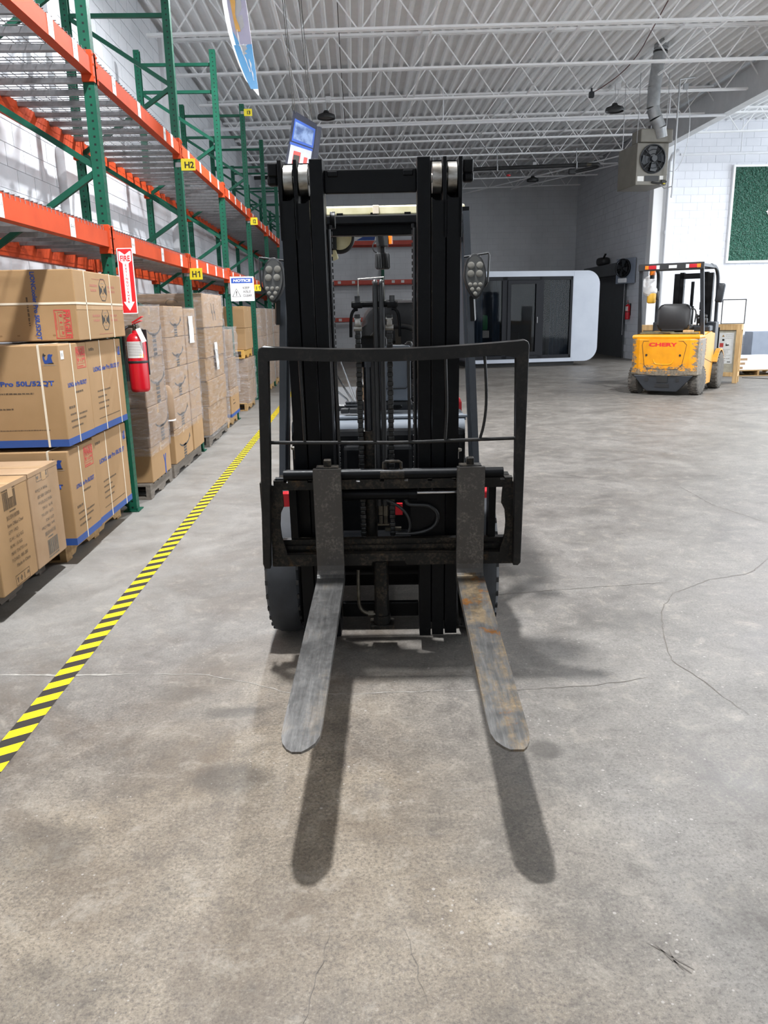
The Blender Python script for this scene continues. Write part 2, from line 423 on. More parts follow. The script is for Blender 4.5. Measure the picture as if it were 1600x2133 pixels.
def m_fork(rust):
    t = NT('fork_steel'); v = t.coord('Object'); st = t.coord('Object', scale=(6, .5, 1))
    a = t.noise(v, 7, 8, .75); b = t.noise(st, 14, 9, .82, .3); g = t.noise(v, 60, 5, .8)
    c = t.ramp(b, [(.3, lin('#555453')), (.5, lin('#6b6a68')), (.7, lin('#868583'))])
    r = t.ramp(t.math('MULTIPLY', a, t.noise(st, 3, 6, .7)), [(.22 if rust else .28, 0.0), (.31 if rust else .38, .8 if rust else .22)])
    c = t.mix(r, c, t.ramp(g, [(.35, lin('#6a5a45')), (.65, lin('#9b8563'))]))
    o = t.ramp(t.math('MULTIPLY', t.noise(v, 11, 8, .7), t.noise(v, 3.1, 3)), [(.30 if rust else .39, 0.0), (.34 if rust else .42, .85)])
    c = t.mix(o, c, lin('#9a6428'))
    t.bump(t.math('ADD', b, g), .12, .002)
    return t.done(c, t.ramp(a, [(.3, .30), (.7, .52)]), .88, .5)
K['shank'] = worn('fork_shank_shaded', '#4b4845', '#7a746b', None, 14, .5, .42, .55)  # colour darkened to paint in the duller reflection on the upright shank
K['fork'] = m_fork(False); K['forkrust'] = m_fork(True)

def m_yellow():
    t = NT('scuffed_yellow_paint'); v = t.coord('Object'); s = t.n('ShaderNodeSeparateXYZ'); t.set(s.inputs[0], v)
    z = s.outputs[2]; x = s.outputs[0]
    low = t.math('MULTIPLY', t.math('SUBTRACT', .68, z), 1.1)
    edge = t.math('MULTIPLY', t.math('SUBTRACT', t.math('ABSOLUTE', x), .36), 1.7)
    e = t.math('ADD', t.math('MAXIMUM', low, edge), t.math('MULTIPLY', t.math('SUBTRACT', t.noise(t.coord('Object', scale=(1.2, 1.2, 2.2)), 6, 8, .75), .5), 1.1))
    e = t.math('MULTIPLY', e, t.math('LESS_THAN', s.outputs[1], .5))
    f = t.ramp(e, [(.20, 0.0), (.27, 1.0)])
    c = t.mix(f, t.ramp(t.noise(v, 5, 5), [(.35, lin('#dc9205')), (.65, lin('#cb8404'))]), t.ramp(t.noise(v, 25, 6, .7), [(.35, lin('#4d483f')), (.6, lin('#7d7262'))]))
    return t.done(c, .42, 0, .45)
K['forkyellow'] = m_yellow()

def m_wrap():
    """Stretch film: mostly clear, with milky streaks and sharp highlights."""
    t = NT('stretch_film'); v = t.coord('Object', scale=(1.0, .7, 5.0), rot=(.55, .3, 0))
    n = t.noise(v, 6, 6, .7, .8); n2 = t.noise(v, 22, 4, .7)
    t.bump(t.math('ADD', n, t.math('MULTIPLY', n2, .5)), .9, .02)
    t.set(t.b.inputs['Base Color'], lin('#c9c4c4')); t.b.inputs['Roughness'].default_value = .10
    t.b.inputs['Specular IOR Level'].default_value = .9
    t.set(t.b.inputs['Alpha'], t.ramp(t.math('ADD', t.math('MULTIPLY', n, .8), t.math('MULTIPLY', n2, .25)), [(.40, .06), (.55, .24), (.72, .66)]))
    return t.m
K['film'] = m_wrap()

def m_glass(name, tint, alpha):
    t = NT(name); t.set(t.b.inputs['Base Color'], lin(tint)); t.b.inputs['Roughness'].default_value = .04
    t.b.inputs['Alpha'].default_value = alpha; t.b.inputs['Specular IOR Level'].default_value = .28
    return t.m
K['glass'] = m_glass('tinted_glass', '#070b10', .45)
K['bagfilm'] = m_glass('plastic_bag', '#dcdcdc', .6)
def m_turf():
    t = NT('artificial_hedge'); v = t.coord('Object')
    return t.done(t.ramp(t.noise(v, 22, 6, .8), [(.32, lin('#0c2f23')), (.5, lin('#184a37')), (.66, lin('#2b6650'))]), .7)
K['grass'] = m_turf()
# ================================================================ SETTING
XL, XR, YB, YE = -3.15, 8.25, 30.0, 22.4      # left wall, right wall of the dark bay, back wall, end of the white bay
def deck(x): return 6.15 + .018 * x

floor = structure(MB().bx(-3.4, 17, -7, 30.2, -.12, 0).obj('floor', K['floor']))
# cracks in the slab: ribbons that follow the joint lines of the photograph
K['crackw'] = mat('crack_pale', '#9f9b94', '#7b776f', 25, .8)
K['crackd'] = mat('crack_dark', '#57524c', '#655f58', 30, .85)
def crack(pts, w, m):
    p = []
    for a, b in zip(pts, pts[1:]):
        L = math.dist(a, b); n = max(2, int(L / .035))
        for i in range(n):
            t = i / n; p.append((a[0] + (b[0] - a[0]) * t + random.uniform(-.006, .006), a[1] + (b[1] - a[1]) * t + random.uniform(-.006, .006)))
    p.append(pts[-1]); mb = MB(); prev = None
    for i, q in enumerate(p):
        a = p[max(i - 1, 0)]; b = p[min(i + 1, len(p) - 1)]; d = Vector((b[0] - a[0], b[1] - a[1])).normalized()
        k = w * random.uniform(.35, 1.2) * min(1, .3 + i / 4, .3 + (len(p) - 1 - i) / 4)
        l = mb.bm.verts.new((q[0] - d.y * k, q[1] + d.x * k, .0012)); r = mb.bm.verts.new((q[0] + d.y * k, q[1] - d.x * k, .0012))
        if prev: mb.bm.faces.new((prev[0], prev[1], r, l))
        prev = (l, r)
    return mb.obj('crack', m, floor)
crack([(-2.2, 3.16), (-1.58, 3.12), (-1.3, 3.09), (-.98, 3.08)], .008, K['crackw'])
crack([(-.98, 3.08), (-.67, 3.05), (-.56, 3.0)], .004, K['crackw'])
crack([(-.56, 3.0), (-.4, 2.92), (-.31, 2.86), (0, 2.83), (.15, 2.84), (.58, 2.82)], .002, K['crackw'])
crack([(.58, 2.82), (.85, 2.83), (1.06, 2.86), (1.17, 2.89)], .0025, K['crackd'])
crack([(2.46, 4.38), (2.21, 4.12), (1.95, 4.04), (1.66, 3.85), (1.49, 3.59), (1.39, 3.27), (1.33, 3.04), (1.37, 2.88), (1.43, 2.56)], .0022, K['crackd'])
crack([(.68, 3.9), (1.31, 3.98), (1.72, 4.01)], .0025, K['crackd'])
crack([(2.73, 6.42), (2.71, 5.73), (2.86, 5.15)], .003, K['crackd'])
for q in (((.66, 1.53), (.74, 1.44)), ((.68, 1.52), (.73, 1.43)), ((.70, 1.50), (.715, 1.44))): crack(list(q), .004, K['crackd'])
for q in (((-.10, 1.62), (-.16, 1.30)), ((.08, 1.60), (.12, 1.38)), ((-.02, 1.30), (.01, 1.08))): crack(list(q), .001, K['crackd'])

def block_wall(name, L, Hh, M, m, mortar, t=.25, hole=None, single=None, bw=.405, bh=.2035):
    """A wall slab with its concrete blocks standing 7 mm proud of the joints. single(u, v) picks the blocks that
    are objects of their own; the others are joined into one part."""
    base = MB(); poly = [(0, 0), (L, 0), (L, Hh), (0, Hh)]
    if hole:
        u0, u1, v1 = hole
        for (a, b, c, d) in ((0, u0, 0, Hh), (u1, L, 0, Hh), (u0, u1, v1, Hh)):
            base.prism([(a, c), (b, c), (b, d), (a, d)], -t, M)
    else: base.prism(poly, -t, M)
    root = structure(base.obj(name, mortar)); me = None; rest = MB(); nr = 0
    for j in range(int(Hh / bh) + 1):
        for i in range(-1, int(L / bw) + 1):
            u = i * bw + (bw / 2 if j % 2 else 0); v = j * bh
            u0, u1 = max(u, 0) + .004, min(u + bw, L) - .004; v0, v1 = v + .004, min(v + bh, Hh) - .004
            if u1 - u0 < .03 or v1 - v0 < .03: continue
            if hole and u1 > hole[0] - .02 and u0 < hole[1] + .02 and v0 < hole[2]: continue
            d = .0065 + random.uniform(-.0012, .0012)
            full = abs(u1 - u0 - bw + .008) < 1e-3 and abs(v1 - v0 - bh + .008) < 1e-3
            if full and single and single((u0 + u1) / 2, (v0 + v1) / 2):
                if me is None:
                    me = MB().prism([(-.1985, -.0978), (.1985, -.0978), (.1985, .0978), (-.1985, .0978)], .0065, M.to_3x3().to_4x4(), ).mesh('block', m)
                o = link('block', me, root, M @ Vector(((u0 + u1) / 2, (v0 + v1) / 2, random.uniform(-.001, .001))))
            else:
                rest.prism([(u0, v0), (u1, v0), (u1, v1), (u0, v1)], d, M); nr += 1
    if nr: stuff(rest.obj('block_courses', m, root))
    return root
wl = block_wall('wall_left', 36, 6.1, FM((XL, -6, 0), (0, 1, 0), (0, 0, 1)), K['block_y'], K['mortar'],
                single=lambda u, v: 11.2 < u < 17.3 and 1.9 < v < 5.1)
wb = block_wall('wall_back', XR - XL, 6.5, FM((XL, YB, 0), (1, 0, 0), (0, 0, 1)), K['block_x'], K['mortar'])
wr = block_wall('wall_right', YB - YE - .3, 6.45, FM((XR, YB, 0), (0, -1, 0), (0, 0, 1)), K['block_y'], K['mortar'], hole=(YB - 27.4, YB - 24.15, 2.46))
we = block_wall('wall_end', 8.6, 6.6, FM((8.72, YE + .1, 0), (1, 0, 0), (0, 0, 1)), K['block_white'], K['mortarw'], single=lambda u, v: u < 3.3 and 1.2 < v < 5.6)
col = structure(MB().bx(XR, 8.72, YE, YE + .3, 0, 6.28, .012).obj('trim_1', K['white']))
structure(MB().bx(-3.4, 17, -7.2, -7.0, 0, 6.5).obj('wall_front', K['paint_white']))
# pilasters on the left wall
for i, y in enumerate((3.9, 9.25, 14.6, 19.95, 25.3)):
    mb = MB().bx(XL, XL + .10, y - .20, y + .20, 0, 3.25, .008).bx(XL, XL + .075, y - .14, y + .14, 3.25, 6.05, .006)
    structure(mb.obj('trim_%d' % (i + 2), K['paint_white']))
# roll-up door in the right wall of the dark bay
door = structure(MB().bx(XR + .06, XR + .10, 24.15, 27.4, 0, 2.46).obj('door_1', K['shutter']))
me = MB().prism([(0, 0), (.022, .012), (.026, .04), (.012, .07), (0, .078)], 3.25, FM((0, 0, 0), (-1, 0, 0), (0, 0, 1))).mesh('slat', K['shutter'])
for k in range(31): link('slat', me, door, (XR + .06, 27.40, .01 + k * .079))
MB().bx(XR - .38, XR, 24.05, 27.5, 2.46, 2.82, .02).obj('shutter_housing', K['shutter'], door)
for y in (24.15, 27.4): MB().bx(XR - .05, XR + .05, y - .05, y + .05, 0, 2.46).obj('guide_rail', K['shutter'], door)
MB().tube([(XR - .1, 24.05, 2.4), (XR - .1, 24.05, .7)], .012).obj('hand_chain', K['galv'], door)

# ---- roof: fluted deck, joists, bridging, girder
P = .203; mb = MB(); prof = []
x = XL - .1
while x < 17.2:
    prof += [(x, 0), (x + .05, 0), (x + .072, .076), (x + .181, .076)]; x += P
ya, yb = -6.5, 30.1; A = [mb.bm.verts.new((x, ya, deck(x) + z)) for x, z in prof]; B = [mb.bm.verts.new((x, yb, deck(x) + z)) for x, z in prof]
for i in range(len(A) - 1): mb.bm.faces.new((A[i], A[i + 1], B[i + 1], B[i]))
ceil = structure(mb.obj('ceiling', K['deck_white']))
def joist(y, x0, x1):
    D = .56; sl = Vector((1, 0, .018)).normalized()
    z0, z1 = deck(x0), deck(x1)
    mb = MB()
    for dy in (-.035, .035):
        mb.bar((x0, y + dy, z0 - .02), (x1, y + dy, z1 - .02), .05, .038)
        mb.bar((x0 + .15, y + dy * .8, deck(x0 + .15) - D), (x1 - .15, y + dy * .8, deck(x1 - .15) - D), .042, .034)
    j = mb.obj('joist', K['deck_white'], ceil)
    web = MB(); px = x0 + .12; up = True; pts = []
    while px < x1 - .1:
        a = (px, y, deck(px) - .03); q = px + .40; b = (q, y, deck(q) - D + .01)
        web.bar(a, b, .02, .02); r = q + .06
        if r + .40 < x1: web.bar((r, y, deck(r) - D + .01), (r + .40, y, deck(r + .40) - .03), .02, .02)
        px = r + .46
    web.obj('web_rods', K['deck_white'], j)
for k in range(6, 30, 2):
    y = k + 1.0
    joist(y, XL + .02, XR - .06)
    if y < 22: joist(y, XR + .12, 16.8)
for xx in (-1.0, 1.27, 3.55, 5.8):
    mb = MB()
    for zz in (-.05, -.54):
        mb.bar((xx, 6.5, deck(xx) + zz), (xx, 29.2, deck(xx) + zz), .03, .03); 
    mb.obj('bridging', K['deck_white'], ceil)
# diagonal bridging straps from the last joist down to the back and right walls
mb = MB().bar((5.6, 29.0, 5.62), (XR, 24.6, 5.7), .03, .03).bar((3.5, 29.9, 5.5), (XR - .1, 23.2, 5.75), .03, .03)
mb.obj('bridging', K['deck_white'], ceil)
K['girder'] = mat('girder_grey', '#d6d8da', '#cdcfd1', 4, .55)
mb = MB().bx(XR - .012, XR + .012, -6, YE + .1, 5.58, 6.22).bx(XR - .11, XR + .11, -6, YE + .1, 5.555, 5.58).bx(XR - .11, XR + .11, -6, YE + .1, 6.22, 6.245)
mb.obj('girder', K['girder'], ceil)
# white roof-drain pipe beside the column and sprinkler pipes
K['pipewhite'] = mat('white_pipe', '#e4e6ea', '#dcdee2', 4, .4)
pp = MB().tube([(8.62, YE - .09, 0), (8.62, YE - .09, 5.3), (8.62, YE - .25, 5.45), (8.75, YE - .3, 5.55)], .055, 12)
for z in (1.5, 3.45): pp.cyl((8.62, YE - .09, z), (8.62, YE - .09, z + .09), .066, n=12)
tag(pp.obj('drain_pipe', K['pipewhite'], smooth=True), 'white vertical drain pipe on the bright column beside the green hedge panel', 'pipe')
pp = MB().tube([(XL + .05, 18.1, 5.32), (XR - .12, 18.1, 5.50)], .03, 8).cyl((2.0, 18.1, 5.4), (2.0, 18.1, 6.1), .014, n=6).cyl((6.9, 18.1, 5.45), (6.9, 18.1, 6.2), .014, n=6)
tag(pp.obj('sprinkler_pipe', K['pipewhite'], smooth=True), 'thin white sprinkler pipe hung under the roof joists across the hall', 'pipe')
pp = MB().tube([(8.6, 21.6, 5.35), (16.8, 21.6, 5.42)], .035, 8)
for xx in (10.2, 11.5, 13): pp.cyl((xx, 21.6, 5.35), (xx, 21.6, 6.2), .014, n=6)
tag(pp.obj('sprinkler_pipe', K['pipewhite'], smooth=True), 'white pipe under the roof of the bright bay, above the green hedge panel', 'pipe')

# ---- hazard tape on the floor
MBt = MB().quad((-1.327, -3, .0015), (-1.240, -3, .0015), (-1.240, 27.5, .0015), (-1.327, 27.5, .0015))
tag(MBt.obj('hazard_tape', K['hazard']), 'yellow and black striped hazard tape stuck along the floor beside the racking', 'floor tape')
# ================================================================ PALLET RACKING
XF, XRr, FH = -1.804, -2.80, 4.90           # centre lines of the front and rear posts, frame height
FR = [6.04 + 2.75 * k for k in range(-1, 9)]
BZ = (2.05, 3.18)                            # beam centre heights
rack = thing('pallet_rack', 'long row of green and orange pallet racking along the left wall', 'racking', (-2.3, 3.29, 0))
RO = Vector(rack.location)
def c_section():
    w, t = .038, .004
    return [(-w, -w), (w, -w), (w, w), (-w, w), (-w, w - .016), (-w + t, w - .016), (-w + t, w - t), (w - t, w - t), (w - t, -w + t), (-w + t, -w + t), (-w + t, -w + .016), (-w, -w + .016)]
post_me = MB().prism(c_section(), FH).mesh('post', K['post'])
rear_me = MB().prism([(-x, y) for x, y in c_section()][::-1], FH).mesh('post', K['post'])
brace_h = MB().bx(0, XF - XRr - .06, -.018, .018, -.019, .019).mesh('brace', K['green'])
def brace_diag(up):
    L = XF - XRr - .06; h = .60
    return MB().bar((0, 0, 0), (L, 0, up * h), .034, .040).mesh('brace', K['green'])
bd_u, bd_d = brace_diag(1), brace_diag(-1)
foot_me = MB().bx(-.06, .06, -.07, .07, 0, .009).cyl((.045, -.055, .009), (.045, -.055, .03), .008, n=6).mesh('foot_plate', K['green'])
bolt_me = MB().cyl((0, -.024, 0), (0, -.006, 0), .009, n=6).mesh('bolt', K['galv'])
def frame(y, root, o):
    f = link('upright_frame', None, root, (XF - o.x, y - o.y, 0))
    for me, dx in ((post_me, 0), (rear_me, XRr - XF)):
        link('post', me, f, (dx, 0, .004)); link('foot_plate', foot_me, f, (dx, 0, 0))
    x0 = XRr - XF + .03
    for z in (4.73, 4.40, .12): link('brace', brace_h, f, (x0, 0, z))
    z = 4.38
    while z > .6:
        link('brace', bd_d, f, (x0, 0, z)); z -= .60
        if z - .6 < .1: break
        link('brace', bd_u, f, (x0, 0, z - .645)); z -= .645
    return f
for y in FR: frame(y, rack, RO)

lab_me = MB().bx(0, .0015, -.045, .045, -.058, .058).mesh('shelf_label', K['paper'])
def labelcard(y, z, s, root, par, o):
    q = link('shelf_label', lab_me, par, (XF + .0405 + .001 - o.x, y - o.y, z))
    return q
def beam(y0, y1, z, x, front, root, o, m='orange', h=.135, labels=()):
    L = y1 - y0 - .078
    mb = MB().prism([(-.03, -h / 2), (.036, -h / 2), (.036, h / 2 - .028), (.014, h / 2 - .028), (.014, h / 2), (-.03, h / 2)], L, FM((0, 0, 0), (1 if front else -1, 0, 0), (0, 0, 1)))
    # the prism runs along -y for front beams and +y for rear ones
    sy = -1 if front else 1
    b = mb.obj('load_beam', K[m], root, (x - o.x, ((y1 - .039) if front else (y0 + .039)) - o.y, z))
    for e in (0, L):
        c = MB().bx(-.038, .044, -.02, .02, -h / 2 - .045, h / 2 + .02, .004).bx(.040, .046, -.02, .055 * (1 if e == 0 else -1) * -sy, -h / 2 - .045, h / 2 + .01)
        for zz in (-.08, 0, .06): c.cyl((.044, 0, zz), (.052, 0, zz), .007, n=6)
        oc = c.obj('connector', K[m], b, (0, sy * e, 0))
        if not front: oc.rotation_euler = (0, 0, PI)
    for (ly, s) in labels:
        q = link('shelf_label', lab_me, b, (.0375, ly - ((y1 - .039) if front else (y0 + .039)), -.008))
        text(s, K['ink'], FM((.0375 + .0018, ly - ((y1 - .039) if front else (y0 + .039)), .0), (0, 1, 0), (0, 0, 1)), b, w=.062, name='label_print', ac=(.5, .5))
    return b
# wire deck: crossing wires bent down over the beam faces, channels underneath
def deck_meshes(wid, dep):
    w = MB(); r = .0032
    n = int(wid / .064)
    for i in range(n + 1):
        y = -wid / 2 + i * wid / n
        w.tube([(dep / 2 + .014, y, -.055), (dep / 2 + .012, y, .004), (-dep / 2 - .012, y, .004), (-dep / 2 - .016, y, -.085)], r, 4)
    for i in range(11):
        x = -dep / 2 + .02 + i * (dep - .04) / 10
        w.tube([(x, -wid / 2, .010), (x, wid / 2, .010)], r, 4)
    for x in (dep / 2 + .016, -dep / 2 - .016): w.tube([(x, -wid / 2, -.030), (x, wid / 2, -.030)], r, 4)
    c = MB().prism([(-.03, 0), (-.022, -.036), (.022, -.036), (.03, 0)], dep - .05, FM((-dep / 2 + .025, 0, 0), (0, 1, 0), (0, 0, 1)))
    return w.mesh('wire_mesh', K['wire']), c.mesh('support_channel', K['galv'])
DW, DC = deck_meshes(1.30, XF - XRr + .02)
def wire_deck(cx, cy, z, root, o, me=DW, ch=DC, wid=1.30, rot=0):
    d = stuff(link('wire_mesh', me, root, (cx - o.x, cy - o.y, z + .002)))
    d.rotation_euler = (0, 0, rot)
    for k in range(4): link('support_channel', ch, d, (0, -wid / 2 + .16 + k * (wid - .32) / 3, -.001))
for i in range(len(FR) - 1):
    y0, y1 = FR[i], FR[i + 1]
    for lev, z in enumerate(BZ):
        if i == 0: lb = ((5.24, 'G-1-2'), (4.20, 'G-1-1')) if lev == 0 else ((5.25, 'G-2-2'), (5.67, 'G-2-1'))
        elif i == 1: lb = ((6.62, 'H-1-3'), (7.6, 'H-1-2'), (8.4, 'H-1-1')) if lev == 0 else ((6.5, 'H-2-4'), (7.2, 'H-2-3'), (8.1, 'H-2-2'), (8.4, 'H-2-1'))
        else: lb = tuple((y0 + .4 + k * .62 + random.uniform(-.06, .06), '%s-%d-%d' % ('HI'[(i > 3) * 1], lev + 1, k + 1)) for k in range(4))
        beam(y0, y1, z, XF, True, rack, RO, labels=lb)
        beam(y0, y1, z, XRr, False, rack, RO)
        for k in (0, 1): wire_deck((XF + XRr) / 2, y0 + .70 + k * 1.35, z + .0675, rack, RO)

# ---- second rack against the back wall, seen through the mast
brack = thing('pallet_rack', 'green and red racking against the dim back wall, seen through the forklift mast', 'racking', (1.04, 29.4, 0))
BO = Vector(brack.location)
for x in (-1.66, 1.04, 3.74):
    f = link('upright_frame', None, brack, (x - BO.x, 28.92 - BO.y, 0))
    for dy in (0, .95):
        link('post', post_me, f, (0, dy, .004), (0, 0, -PI / 2 if dy == 0 else PI / 2)); link('foot_plate', foot_me, f, (0, dy, 0), (0, 0, PI / 2))
    for k in range(4):
        MB().bar((0, .03, .4 + k * 1.2), (0, .92, 1.0 + k * 1.2), .034, .04).obj('brace', K['green'], f)
for x0, x1 in ((-1.66, 1.04), (1.04, 3.74)):
    for z in (1.27, 2.57, 3.90):
        for yy, s in ((28.90, -1), (29.89, 1)):
            b = MB().bx(x0 - BO.x + .04, x1 - BO.x - .04, -.03, .03, -.07, .07, .004).obj('load_beam', K['darkorange'], brack, (0, yy - BO.y, z))
            if s < 0:
                for k in range(6):
                    if random.random() < .15: continue
                    MB().bx(-.055, .055, -.002, 0, -.045, .045).obj('shelf_label', K['paper'], b, (x0 - BO.x + .3 + k * .42 + random.uniform(-.08, .08), -.0305, 0))
ct = thing('shelf_carton', 'white carton with a blue print on the top beam of the back rack', 'carton', (.35, 29.25, 3.97))
MB().bx(-.55, .45, -.3, .3, 0, .26, .01).obj('body', K['paper'], ct)
MB().poly([(-.25, -.302, .02), (.40, -.302, .02), (.44, -.302, .17), (.05, -.302, .17)]).obj('blue_print', K['blue'], ct)
# ================================================================ BLACK FORKLIFT, seen from the front
TILT = .066
fl = thing('forklift', 'large black forklift in the middle with steel forks pointing at the viewer', 'forklift', (0, 3.243, 0), -.046)
FC = .0745
def tp(name, mb, m, smooth=False, parent=None):
    """Part in the tilted mast frame (x across, y back, z up the mast)."""
    if parent is None: return mb.obj(name, m, fl, (0, 0, .06), (TILT, 0, 0), smooth)
    return mb.obj(name, m, parent, None, None, smooth)
def bp(name, mb, m, smooth=False, parent=None): return mb.obj(name, m, parent or fl, None, None, smooth)
mir = lambda x, s: x if s > 0 else 2 * FC - x
for s in (1, -1):
    X = lambda a: mir(a, s)
    # inner rail: full height, flat face
    mb = MB().bx(X(.251), X(.301), 0, .03, .01, 1.985, .003).bx(X(.251), X(.262), .03, .12, .01, 1.985)
    rin = tp('inner_rail', mb, K['mast'])
    # middle and outer channels: the front flange is cut away at the top for the rollers
    for nm, a, b, fa, fb, y, zb, zt, ytop in (('middle_rail', .307, .358, .348, .362, .006, .012, 1.832, 1.985), ('outer_rail', .365, .417, .407, .422, .012, .016, 1.842, 1.985)):
        mb = MB().prism([(X(a), zb), (X(b), zb), (X(b), zt), (X(a) + (X(b) - X(a)) * .25, zt), (X(a), zt + .012)], .03, FM((0, y + .03, 0), (1, 0, 0), (0, 0, 1)))
        mb.bx(X(fa), X(fb), y, y + .16, 1.70, ytop, .002).bx(X(b) - .004, X(b), y + .03, y + .16, zb, 1.72).bx(X(a), X(b), y + .13, y + .16, zb, ytop)
        r = tp(nm, mb, K['mast'])
        c = (X(a) + X(fa)) / 2
        ro = MB().cyl((c - .017, y + .062, 1.917), (c + .017, y + .062, 1.917), .056, n=32).cyl((c - .02, y + .062, 1.917), (c + .02, y + .062, 1.917), .018, n=12)
        tp('roller', ro, K['steel'], True, r)
    mb = MB().box((X(.447), .09, 1.957), (.038, .06, .048), None, .005).box((X(.449), .09, 1.918), (.042, .05, .036), None, .010)
    tp('mast_lug', mb, K['mast'])
    # hydraulic hose and chain down the inner side of the rail
    mb = MB().tube([(X(.243), .08, 1.74), (X(.240), .08, 1.2), (X(.240), .08, .5)], .0075, 8)
    for k in range(52): mb.box((X(.236), .10, .55 + k * .0235), (.010, .014, .015))
    tp('mast_hose', mb, K['black'], True)
    if s < 0: tp('hose_pulley', MB().cyl((X(.238), .13, 1.775), (X(.219), .13, 1.775), .032, n=24), K['mast'], True)
# cross members
tp('top_crossmember', MB().bx(-.10, .25, .035, .075, 1.866, 1.95, .004), K['mast'])
mb = MB()
for x in (-.068, .218): mb.box((x, .035, 1.934), (.038, .02, .02), None, .003)
tp('crossmember_bolts', mb, K['mast'])
tp('lower_crossmember', MB().bx(-.10, .25, .12, .15, .30, .42, .004), K['mast']); tp('bottom_crossmember', MB().bx(-.10, .25, .12, .15, .05, .12, .004), K['mast'])
tp('middle_crossmember', MB().bx(-.26, .41, .165, .19, .60, .68, .004), K['mast'])
# centre lift cylinder, rod, chains and crosshead
cx = .083
cy = tp('lift_cylinder', MB().cyl((cx, .05, .06), (cx, .05, .36), .033, n=24).cyl((cx, .05, .06), (cx, .05, .10), .039, n=24).cyl((.045, .05, .36), (.045, .05, .93), .027, n=20).cyl((.045, .05, .90), (.045, .05, .945), .032, n=20), K['mastlow'], True)
tp('cylinder_foot', MB().box((cx, .05, .048), (.11, .08, .02), None, .003), K['mastlow'], parent=cy)
tp('piston_rod', MB().cyl((.045, .05, .93), (.045, .05, 1.22), .0185, n=20).cyl((.045, .05, 1.21), (.045, .05, 1.27), .026, n=16), K['rod'], True, cy)
tp('feed_pipe', MB().tube([(cx, .05, .10), (.02, .04, .10), (-.02, .05, .125), (-.022, .06, .22), (-.02, .08, .30)], .0085, 8, smooth=2).cyl((.045, .046, .10), (.02, .046, .10), .014, n=6), K['brass'], True, cy)
def chain(x, z0, z1, y=.02):
    mb = MB(); k = 0; z = z0
    while z < z1:
        w = .0125 if k % 2 else .0105
        mb.box((x, y, z), (w * 2, .014, .0195), None, .004, 2); z += .019; k += 1
    return tp('lift_chain', mb, K['chainm'])
chain(.012, .44, 1.42); chain(.138, .44, 1.42)
ch = tp('crosshead', MB().cyl((-.012, .05, 1.455), (.172, .05, 1.455), .012, n=12).box((.012, .05, 1.452), (.04, .035, .022), None, .003).box((.15, .05, 1.452), (.04, .035, .022), None, .003), K['mast'], True)
for x, sg in ((.012, -1), (.150, 1)):
    tp('bolt', MB().cyl((x, .05, 1.46), (x, .05, 1.488), .012, n=6), K['chainm'], parent=ch)
    tp('chain_guard', MB().tube([(x, .04, 1.437), (x + sg * .016, .035, 1.435), (x + sg * .027, .03, 1.41), (x + sg * .029, .03, 1.33)], .0065, 8, smooth=2), K['mast'], True, ch)
    xc = .012 if sg < 0 else .138
    an = MB().box((xc, .02, 1.385), (.022, .022, .03), None, .004)
    an.cyl((xc - .016, .02, 1.365), (xc + .016, .02, 1.365), .012, n=12).cyl((xc - .014, .02, 1.40), (xc + .014, .02, 1.40), .008, n=10)
    tp('chain_anchor', an, K['steel'], True, ch)
mb = MB()
for dx in (0, .024):
    mb.tube([(.083 + dx, .03, .62), (.083 + dx, .03, 1.20), (.083 + dx, .03, 1.50), (.084 + dx, .05, 1.535), (.084 + dx, .10, 1.54), (.084 + dx, .15, 1.50), (.084 + dx, .15, .8)], .0105, 10, smooth=2)
tp('twin_hoses', mb, K['black'], True)
tp('hose_guard', MB().tube([(.016, .06, 1.45), (.016, .06, 1.552), (.118, .06, 1.558), (.118, .06, 1.45)], .0035, 6), K['steel'], True)
tp('hose_couplings', MB().cyl((.088, .03, .58), (.088, .03, .62), .013, n=10).cyl((.109, .03, .575), (.109, .03, .62), .013, n=10).cyl((.088, .03, .53), (.088, .03, .575), .009, n=6).cyl((.109, .03, .54), (.109, .03, .575), .009, n=6).box((.098, .03, .535), (.05, .02, .008)).box((.14, .03, .512), (.07, .018, .014)), K['brass'], True)

# carriage
car = tp('carriage', MB().prism([(-.345, .735), (.628, .735), (.628, .775)] + [q for k in range(9, -1, -1) for q in ((-.30 + k * .098 + .014, .775), (-.30 + k * .098 + .014, .766), (-.30 + k * .098 - .004, .766), (-.30 + k * .098 - .004, .775))] + [(-.345, .775)], .035, FM((0, -.075, 0), (1, 0, 0), (0, 0, 1)))
         .prism([(-.368, .400), (.045, .400), (.052, .418), (.187, .418), (.194, .400), (.640, .400), (.640, .452), (-.368, .452)], .035, FM((0, -.075, 0), (1, 0, 0), (0, 0, 1)))
         .bx(-.33, .62, -.075, .0, .462, .478).bx(-.33, .62, -.06, -.03, .43, .50)
         .bx(-.33, .62, -.07, -.02, .732, .776), K['mastlow'])
tp('sideshift_tube', MB().cyl((-.302, -.10, .797), (.59, -.10, .795), .021, n=20), K['mast'], True, car)
tp('pin', MB().cyl((-.338, -.09, .775), (-.295, -.09, .775), .011, n=12), K['mast'], True, car)
for s in (1, -1):
    X = lambda a: FC + 0.0655 - .012 + s * a if False else (.1385 + s * a)
    pts = [(.50, .756), (.452, .756), (.448, .70), (.447, .665), (.464, .635), (.467, .58), (.466, .53), (.447, .475), (.445, .452), (.44, .40), (.51, .402)]
    po = [(X(a), b) for a, b in pts]
    tp('side_plate', MB().prism(po if s < 0 else po[::-1], .016, FM((0, -.095, 0), (1, 0, 0), (0, 0, 1)), .002), K['mastlow'], parent=car)
    tp('inner_upright', MB().bx(X(.402), X(.432), -.05, .02, .415, .74), K['mast'], parent=car)
